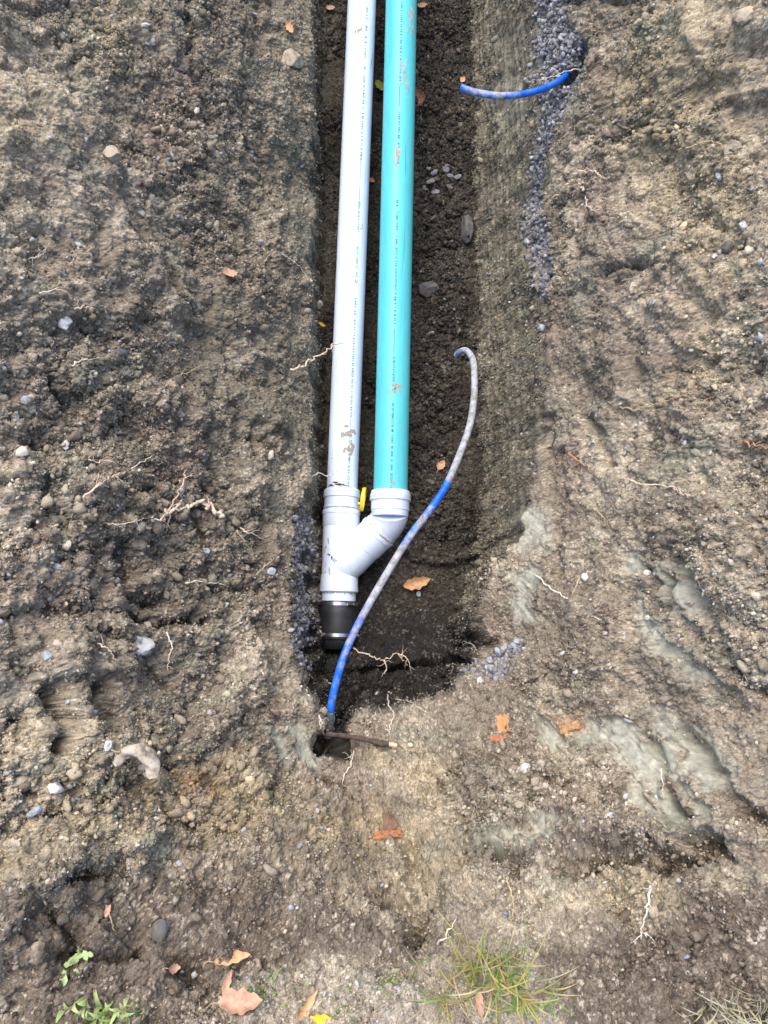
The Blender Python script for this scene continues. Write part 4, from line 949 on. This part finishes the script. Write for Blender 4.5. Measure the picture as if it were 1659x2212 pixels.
for a_ in [
 (136,694,34,40,'jagged white stone on the left slope near the arched root',m_st_pale,1,.3),
 (142,960,18,28,'smooth oval white stone low on the left slope',m_st_pale,2,.1),
 (300,1395,56,44,'big rounded grey stone half buried at lower left',m_st_pale,3,.1),
 (110,1290,20,34,'upright pale blue stone at lower left edge of the slope',m_st_blue,4,.2),
 (122,1222,26,16,'flat pale stone just above the upright pale blue one',m_st_blue,5,-.3),
 (30,900,20,30,'white angular stone near the left edge at mid height',m_st_pale,6,.1),
 (56,870,26,24,'grey white stone beside the angular one at left edge',m_st_blue,7,.4),
 (444,1030+160,16,16,'small blue grey stone under the thick branched root',m_st_blue,8,0),
 (585,1232,20,18,'small blue grey stone close to the left lip',m_st_blue,9,0),
 (120,1700,36,26,'white chunky stone at the lower left',m_st_pale,10,0),
 (72,1755,40,18,'long slanting grey stone at the lower left edge',m_st_blue,11,.6),
 (100,1418,22,26,'pale stone in the shaded hollow at left',m_st_blue,12,.3),
 (235,1610,16,26,'narrow upright white stone above the bent tan stone',m_st_pale,13,0),
 (236,1600+60,18,14,'small grey stone to the left of the bent tan stone',m_st_blue,14,-.3),
 (458,1537,22,12,'flat shiny pale stone between left ledge and pit',m_st_pale,15,.1),
 (1137,1663,38,34,'angular light grey stone in the near slope, right of centre',m_st_pale,16,.2),
 (1313,1971-310,14,12,'tiny white stone by the dry clods at right',m_st_pale,17,0),
 (1318,1762,24,16,'small white stone below the angular light grey one',m_st_pale,18,.3),
 (1418,1810-90,10,10,'very small white stone on the clay smear',m_st_pale,19,0),
 (1398,1005+330,12,12,'round whitish stone low on the right slope',m_st_pale,20,0),
 (1407,944,20,20,'round tan stone in the middle of the right slope',m_st_tan,21,0),
 (1262,1287-40,14,18,'small white stone beside the slanting lower right root',m_st_pale,22,0),
 (1478,955,12,14,'grey white stone right of the round tan one',m_st_pale,23,0),
 (1403,1240,18,18,'white stone above the long clay scrape at right',m_st_pale,24,0),
 (1604,490,18,28,'wedge shaped white stone at the upper right edge',m_st_pale,25,.2),
 (1568,530,26,30,'dark grey blocky stone beside the wedge shaped white one',m_st_dark,26,.2),
 (1543,552,16,18,'white stone below left of the dark blocky one',m_st_pale,27,0),
 (1552,380,14,20,'oval blue grey stone on the upper right slope',m_st_blue,28,.3),
 (1585,215+100,30,30,'rounded yellowish stone on the yellow soil at upper right',m_st_tan,29,0),
 (1608,35,56,40,'tan rock at the top right by the photo edge',m_st_tan,30,.2),
 (560,1080-560,18,14,'grey pebble near the pale leaf on the upper left slope',m_st_blue,31,0),
 (508,690,8,10,'very small blue white stone at mid left slope',m_st_blue,32,0),
 (262,762,30,22,'dark grey stone in the left slope above the straight root',m_st_dark,33,0),
 (315,55,22,10,'white stone at the top of the left slope',m_st_pale,34,.2),
 (328,88,14,18,'blue white stone just below the top left white one',m_st_blue,35,0),
 (108,298,18,12,'blue grey stone at the edge of the upper left ledge',m_st_blue,36,0),
 (240,335,50,34,'large tan lump of rock on the upper left slope',m_st_tan,37,-.6),
 (635,130,56,44,'ochre boulder bulging from the left wall near the top',m_st_tan,38,.2),
 (935,718,14,10,'pale blue stone chip on the trench floor right of the green pipe',m_st_blue,39,.3),
 (1005,468+25,28,70,'long flat grey clod stone at the foot of the right wall',m_st_dark,40,.05),
 (927,625,44,34,'brown clod stone on the trench floor beside the green pipe',m_st_dark,41,.1),
 (1038,1484-14,14,22,'cream stone at the right rim of the pit',m_st_pale,42,.2),
 (345,2015,36,56,'muddy grey stone standing in dark topsoil at lower left',m_st_dark,43,-.3),
 (82,2055,34,50,'brown stone slab in dark topsoil at far lower left',m_st_tan,44,-.4),
 (288+355,1994+355-240,22,22,'tan pebble on the gravelly ground at bottom centre',m_st_tan,45,0),
 (907,1280,10,14,'small light stone chip in the pit by the curled leaf',m_st_blue,46,.2),
 (1175,588+120,14,18,'blue grey stone on the scraped right wall below the gravel',m_st_blue,47,0),
 (555,2085,26,26,'rounded tan stone at the bottom by the dry leaves',m_st_tan,48,0),
 (800,1880,12,10,'cream oval pebble above the small hole at bottom centre',m_st_pale,49,0)]:
    stone(*a_)
bz = [hit(X, Y, .012)[0] for X, Y in ((252,1652),(266,1630),(290,1619),(314,1626),(327,1650),(330,1682))]
zm = max(p_[2] for p_ in bz)-.01
bz = [P(X, Y, zm) for X, Y in ((252,1652),(266,1630),(290,1619),(314,1626),(327,1650),(330,1682))]
bp_ = catmull(bz, 6); nb_ = len(bp_); V, Fc = sweep(bp_, .0150*np.sin(np.linspace(.35, 2.75, nb_))**.4, 18)
V = np.array(V); V += np.stack([noise(V[:, 0]*40, V[:, 1]*40+V[:, 2]*30, 5+k) for k in range(3)], 1)*.006
o = mk('stone', V, Fc, stonemat('bent_stone', (.50, .43, .34), (.30, .25, .19)), sharp=40); meta(o, 'bent tan stone shaped like a boomerang at lower left', 'stone', 'stones sitting in the soil')
m_chip = stonemat('damp_chip', (.20, .21, .235), (.12, .12, .13))
# pale chips lying together on the floor
for k, (X, Y, lb) in enumerate([(925,362,'topmost pale chip of the scatter on the trench floor beside the green pipe'),(938,374,'small pale chip just below the topmost chip of the floor scatter'),
    (962,366,'pale chip at the top middle of the floor scatter'),(988,380,'pale chip at the upper right end of the floor scatter'),(972,378,'narrow pale chip near the upper right of the floor scatter'),
    (930,388,'slender pale chip left of the gap in the floor scatter'),(918,405,'leftmost pale chip of the floor scatter, beside the green pipe'),(940,412,'broad pale chip in the lower middle of the floor scatter'),
    (968,402,'lone pale chip at the right of the lower floor scatter'),(955,434,'lowest pale chip of the floor scatter')]):
    stone(X, Y, 11+k % 3*5, 8+k % 4*4, lb, m_chip, 80+k, k*.7, .35, .1, 'stone_chip')
for k, (X, Y, lb) in enumerate([(1118,1386,'largest rounded cobble at the upper right end of the row beside the pit'),(1104,1392,'second rounded cobble from the right in the row beside the pit'),
    (1090,1400,'third cobble from the right in the row beside the pit'),(1112,1404,'cobble under the two right hand ones beside the pit'),(1074,1410,'middle rounded cobble of the row beside the pit'),(1056,1424,'leftmost rounded cobble of the row beside the pit')]):
    stone(X, Y, 20, 15, lb, m_st_blue, 120+k, k*.5, .7, .2, 'cobble')

# ------------------------------------------------------------------ leaves, bits of wood
def leaf(X, Y, L, wd, rot, label, mat, seed, curl=.35, stem=True, up=.006, shape=1., notch=0, name='fallen_leaf'):
    p, nrm = hit(X, Y); zc = project(p)[2]; L = L*zc/F; wd = wd*zc/F
    r = random.Random(seed); nu, nv_ = 14, 8; V = []; Fc = []
    for i in range(nu+1):
        u_ = i/nu; hw = wd/2*(math.sin(math.pi*u_**.85)**.8)*(1+.18*math.sin(u_*23+seed)*(u_ > .1)) + .0003
        for j in range(nv_+1):
            v_ = j/nv_*2-1; x = (u_-.5)*L; y = v_*hw*(1-notch*abs(math.sin(u_*9)) if abs(v_) > .6 else 1)
            z = curl*L*.35*((u_-.5)*2)**2 + curl*abs(v_)**1.5*hw*1.1 + .06*hw*math.sin(u_*14+v_*3+seed)
            V.append((x, y+curl*.25*L*math.sin(u_*2.6+seed)*.4, z))
    for i in range(nu):
        for j in range(nv_): a = i*(nv_+1)+j; Fc.append((a, a+1, a+nv_+2, a+nv_+1))
    n = (Vector(nrm)*.7+Vector((0, 0, .5))).normalized(); q = np.array(Vector((0, 0, 1)).rotation_difference(n).to_matrix())
    ca_, sa_ = math.cos(rot), math.sin(rot); Rz = np.array([[ca_, -sa_, 0], [sa_, ca_, 0], [0, 0, 1]])
    TM = q@Rz; ctr = p+np.array(n)*up
    Vw = np.array(V)@TM.T+ctr; nvv = len(Vw); Vb = Vw-np.array(n)*.0006
    Fc = Fc+[tuple(x+nvv for x in f[::-1]) for f in Fc]
    root_ = empty(name, ctr); meta(root_, label, 'leaf', 'fallen leaves')
    under(mk('leaf_blade', np.concatenate([Vw, Vb]), Fc, mat), root_)
    if stem:
        sp0 = np.array([(-L*.5, V[4][1], V[4][2]), (-L*.66, V[4][1]+L*.03, V[4][2]*.7), (-L*.82, V[4][1]-L*.03, .001)])@TM.T+ctr
        under(mk('leaf_stem', *sweep(catmull(sp0, 4), .0009, 6), mat), root_)
    return root_
leaf(492,594,36,24,.5,'pale pinkish dry leaf on the upper left slope',m_lf_pink,1)
leaf(625,62,26,16,-.9,'small orange leaf near the top of the left wall',m_lf_tan,2)
leaf(690,702,22,10,.2,'small bright yellow leaf on the floor left of the white pipe',m_lf_yel,3,.2,False)
leaf(820,190,34,16,-.9,'olive leaf on the floor between the two pipes near the top',m_lf_ol,4,.3,False)
leaf(907,210,40,22,1.9,'dull brownish leaf beside the green pipe at upper right of it',m_lf_br,5)
leaf(1000,174,14,12,.9,'tiny tan leaf bit just above the cut end of the short hose',m_lf_tan,6,.4,False)
leaf(803,388,16,10,-.6,'tiny rusty leaf between the pipes',m_lf_or,7,.3,False)
leaf(954,1005,26,16,1.1,'small pale tan leaf on the floor left of the long hose',m_lf_pink,8)
leaf(900,1256,62,26,.35,'curled tan leaf in the pit right of the Y fitting',m_lf_tan,9,.5,False,.012)
leaf(715,16,20,12,.1,'small beige leaf on the floor at the top, left side',m_lf_pink,10,.3,False)
leaf(912,14,22,12,.1,'small beige leaf touching the green pipe at the top',m_lf_pink,11,.3,False)
leaf(500,2075,78,24,.1,'long curled orange brown leaf at the bottom left of centre',m_lf_tan,12,.5,True,.008)
leaf(490,2120,56,16,1.3,'narrow pale leaf hanging under the long curled one',m_lf_pink,13,.3,False)
leaf(530,2183,98,50,.15,'large pinkish tan dry leaf at the bottom edge',m_lf_pink,14,.5,True,.01)
leaf(690,2200,60,26,.3,'bright yellow leaf at the bottom edge',m_lf_yel,15,.25,False,.008)
leaf(655,2180,90,18,.9,'long tan folded leaf lying beside the bright yellow leaf',m_lf_tan,16,.4,False,.006)
leaf(365,2090,34,18,-.2,'small pale crumpled leaf in the dark topsoil',m_lf_pink,17,.6)
leaf(1035,2165,54,18,1.5,'tan upright leaf among the grass at bottom centre',m_lf_pink,18,.3,False)
leaf(228,1968,26,12,1.2,'small peach coloured leaf on the tan stalk at lower left',m_lf_pink,19,.3,False)
leaf(790,1232,16,8,.9,'dark red leaf scrap between the fitting and the pit wall',m_lf_br,20,.3,False)
def chunk(X, Y, w, h, d, rot, label, mat, seed, name, cat, taper=0):
    p, nrm = hit(X, Y); zc = project(p)[2]; w, h = w*zc/F, h*zc/F; r = random.Random(seed)
    V = []; Fc = []; nx_, ny_ = 8, 6
    for s in (1, -1):
        for j in range(ny_+1):
            for i in range(nx_+1):
                x = (i/nx_-.5)*w*(1+.04*math.sin(j*2.3+seed)); y = (j/ny_-.5)*h*(1+.04*math.sin(i*3+seed)); edge_ = (i in (0, nx_) or j in (0, ny_)); x *= 1-taper*j/ny_
                V.append((x+r.gauss(0, w*.03)*edge_, y+r.gauss(0, h*.07)*edge_, s*d/2*(.55 if edge_ else 1)+.0012*math.sin(i*2.9)*s))
    m_ = (nx_+1)*(ny_+1)
    for j in range(ny_):
        for i in range(nx_):
            a = j*(nx_+1)+i; Fc.append((a, a+1, a+nx_+2, a+nx_+1)); Fc.append((a+m_, a+nx_+1+m_, a+nx_+2+m_, a+1+m_))
    per = [i for i in range(nx_+1)]+[(j+1)*(nx_+1)-1 for j in range(1, ny_+1)]+[ny_*(nx_+1)+i for i in range(nx_-1, -1, -1)]+[j*(nx_+1) for j in range(ny_-1, 0, -1)]
    for a, b_ in zip(per, per[1:]+per[:1]): Fc.append((a, a+m_, b_+m_, b_))
    n = (Vector(nrm)*.5+Vector((0, -.1, .6))).normalized(); q = np.array(Vector((0, 0, 1)).rotation_difference(n).to_matrix())
    ca_, sa_ = math.cos(rot), math.sin(rot); Vw = np.array(V)@np.array([[ca_, -sa_, 0], [sa_, ca_, 0], [0, 0, 1]]).T@q.T+p+np.array(n)*(d*.3+.003)
    o = mk(name, Vw, Fc, mat, smooth=False); meta(o, label, cat); return o
chunk(1087,1562,24,34,.006,.1,'upright orange splinter of wood above the reddish chip',m_wood,1,'wood_splinter','wood')
m_brick = plain('brick_red', (.36,.15,.07), .9, var=.5, scale=120, bmp=.7)
chunk(1078,1594,38,13,.006,.05,'reddish orange wood chip below the upright splinter',m_brick,2,'wood_splinter','wood')
chunk(838,1800,58,16,.008,.12,'rusty brown brick coloured fragment with layered edge at bottom centre',m_brick,3,'brick_fragment','fragment')
chunk(843,1775,50,34,.008,.15,'dull brown triangular fragment just above the rusty one',plain('dull_brown',(.20,.12,.08),.9,var=.4,scale=100,bmp=.6),4,'brick_fragment','fragment',.85)
chunk(1228,1568,44,16,.012,.3,'orange brown lump of fired clay by the grey smear',plain('fired_clay',(.42,.24,.12),.9,var=.5,scale=90,bmp=.8),5,'clay_lump','fragment')
chunk(305,396,10,10,.004,.3,'tiny bright red scrap on the upper left slope',plain('red_scrap',(.45,.07,.04),.6),6,'plastic_scrap','scrap')

# ------------------------------------------------------------------ grass and weeds
def blades(V, Fc, K, X, Y, n, spread, hgt, wid, cols, r, lean=(0, .2), droop=.8):
    for _ in range(n):
        p, _n = hit(X+r.gauss(0, spread), Y+r.gauss(0, spread*.6)); az = r.uniform(0, 6.28); h = hgt*r.uniform(.45, 1.15)
        dirx = np.array([math.cos(az)*.55+lean[0], math.sin(az)*.55+lean[1], 0]); sdv = np.array([-math.sin(az), math.cos(az), 0])*wid*r.uniform(.6, 1.2)/2
        c_ = np.array(r.choice(cols))*r.uniform(.7, 1.25); k0 = len(V); m = 7; dr = droop*r.uniform(.3, 1.3)
        for i in range(m+1):
            t_ = i/m; q = p+dirx*h*(t_*.6+dr*.5*t_*t_)+np.array([0, 0, h*(t_-dr*.42*t_*t_)])+np.array([0, 0, -.004])
            wv = sdv*(1-t_**1.8)+sdv*.04; V += [q-wv, q+wv+np.array([0, 0, .0006])]; K += [c_*(.75+.35*t_)]*2
        Fc += [(k0+2*i, k0+2*i+1, k0+2*i+3, k0+2*i+2) for i in range(m)]
GR = [(.16,.30,.05),(.22,.36,.07),(.12,.26,.05),(.34,.40,.07)]; YL = [(.50,.46,.10),(.55,.45,.16),(.42,.36,.12)]; ST = [(.50,.40,.22),(.45,.34,.2),(.58,.50,.32)]
def clump(X, Y, n, spread, hgt, wid, cols, label, seed, name='grass_clump', cat='grass', **kw):
    r = random.Random(seed); V = []; Fc = []; K = []
    blades(V, Fc, K, X, Y, n, spread, hgt, wid, cols, r, **kw)
    o = mk(name, V, Fc, m_grass, col=np.array(K)); meta(o, label, cat, 'tufts of grass at the near edge'); return o
clump(1045,2110,90,46,.15,.0036,GR+YL+YL+ST,'largest tuft of green and yellow grass at the bottom right of centre',1, lean=(0,.35))
clump(1125,2150,36,30,.12,.0036,GR+YL,'green tuft to the right of the largest grass tuft',2, lean=(.15,.2))
clump(955,2150,50,26,.13,.0019,ST+ST+YL,'dry straw stalks left of the largest grass tuft',3, lean=(0,.35), droop=.3)
clump(840,2110,14,34,.10,.0036,GR,'few arching green blades at bottom centre',4, lean=(.2,.1))
clump(560,2140,16,14,.04,.0032,GR,'small green tuft between the dry leaves',5)
clump(640,2160,26,34,.035,.003,GR+ST,'sparse low green and straw blades beside the yellow leaf',6)
clump(745,2165,24,40,.04,.003,GR+ST,'sparse green blades right of the bright yellow leaf',7)
clump(215,2190,46,30,.045,.011,[(.34,.46,.16),(.42,.52,.2)],'pale green bushy tuft at the bottom left edge',8)
clump(300,2200,26,26,.035,.003,ST+GR,'straw and green sprigs right of the pale bushy tuft',9)
clump(1560,2190,60,38,.10,.0030,[(.62,.58,.40),(.55,.50,.32)],'bleached straw coloured grass at the bottom right corner',10, lean=(-.3,.2))
clump(1640,2200,24,18,.06,.0028,[(.62,.58,.40),(.5,.5,.3)],'last bleached tuft against the right photo edge',11, lean=(-.2,.2))
clump(1090,2070,18,22,.16,.0022,GR+YL,'tall thin blades rising behind the largest grass tuft',12, lean=(.05,.3), droop=.5)
clump(420,2190,22,30,.03,.0022,ST,'short dry stubble left of the large pinkish leaf',13)
clump(590,2035+60,5,10,.05,.0035,GR,'single green sprig above the long curled leaf',14)
r = random.Random(3); V = []; Fc = []
wd = empty('weed', hit(175,2075)[0]); meta(wd, 'pale green leafy weed lying on the dark topsoil at lower left', 'weed')
for k in range(15):
    X, Y = 130+r.random()*85, 2110-r.random()*70; X = 140+(2110-Y)*.9+r.gauss(0, 10)
    p, n = hit(X, Y, .008); a = r.uniform(0, 6.28); L = r.uniform(.010, .020); d = np.array([math.cos(a), math.sin(a), r.uniform(0, .5)]); s = np.array([-math.sin(a), math.cos(a), .2])*L*.35
    V = [p, p+d*L*.35+s, p+d*L*.75+s*.8, p+d*L, p+d*L*.75-s*.8, p+d*L*.35-s]; V = V+[q-np.array([0, 0, .0007]) for q in V]
    under(mk('leaf', V, [(0,1,2,3),(0,3,4,5),(9,8,7,6),(11,10,9,6)], m_weed), wd)
print('objects', len(bpy.data.objects))
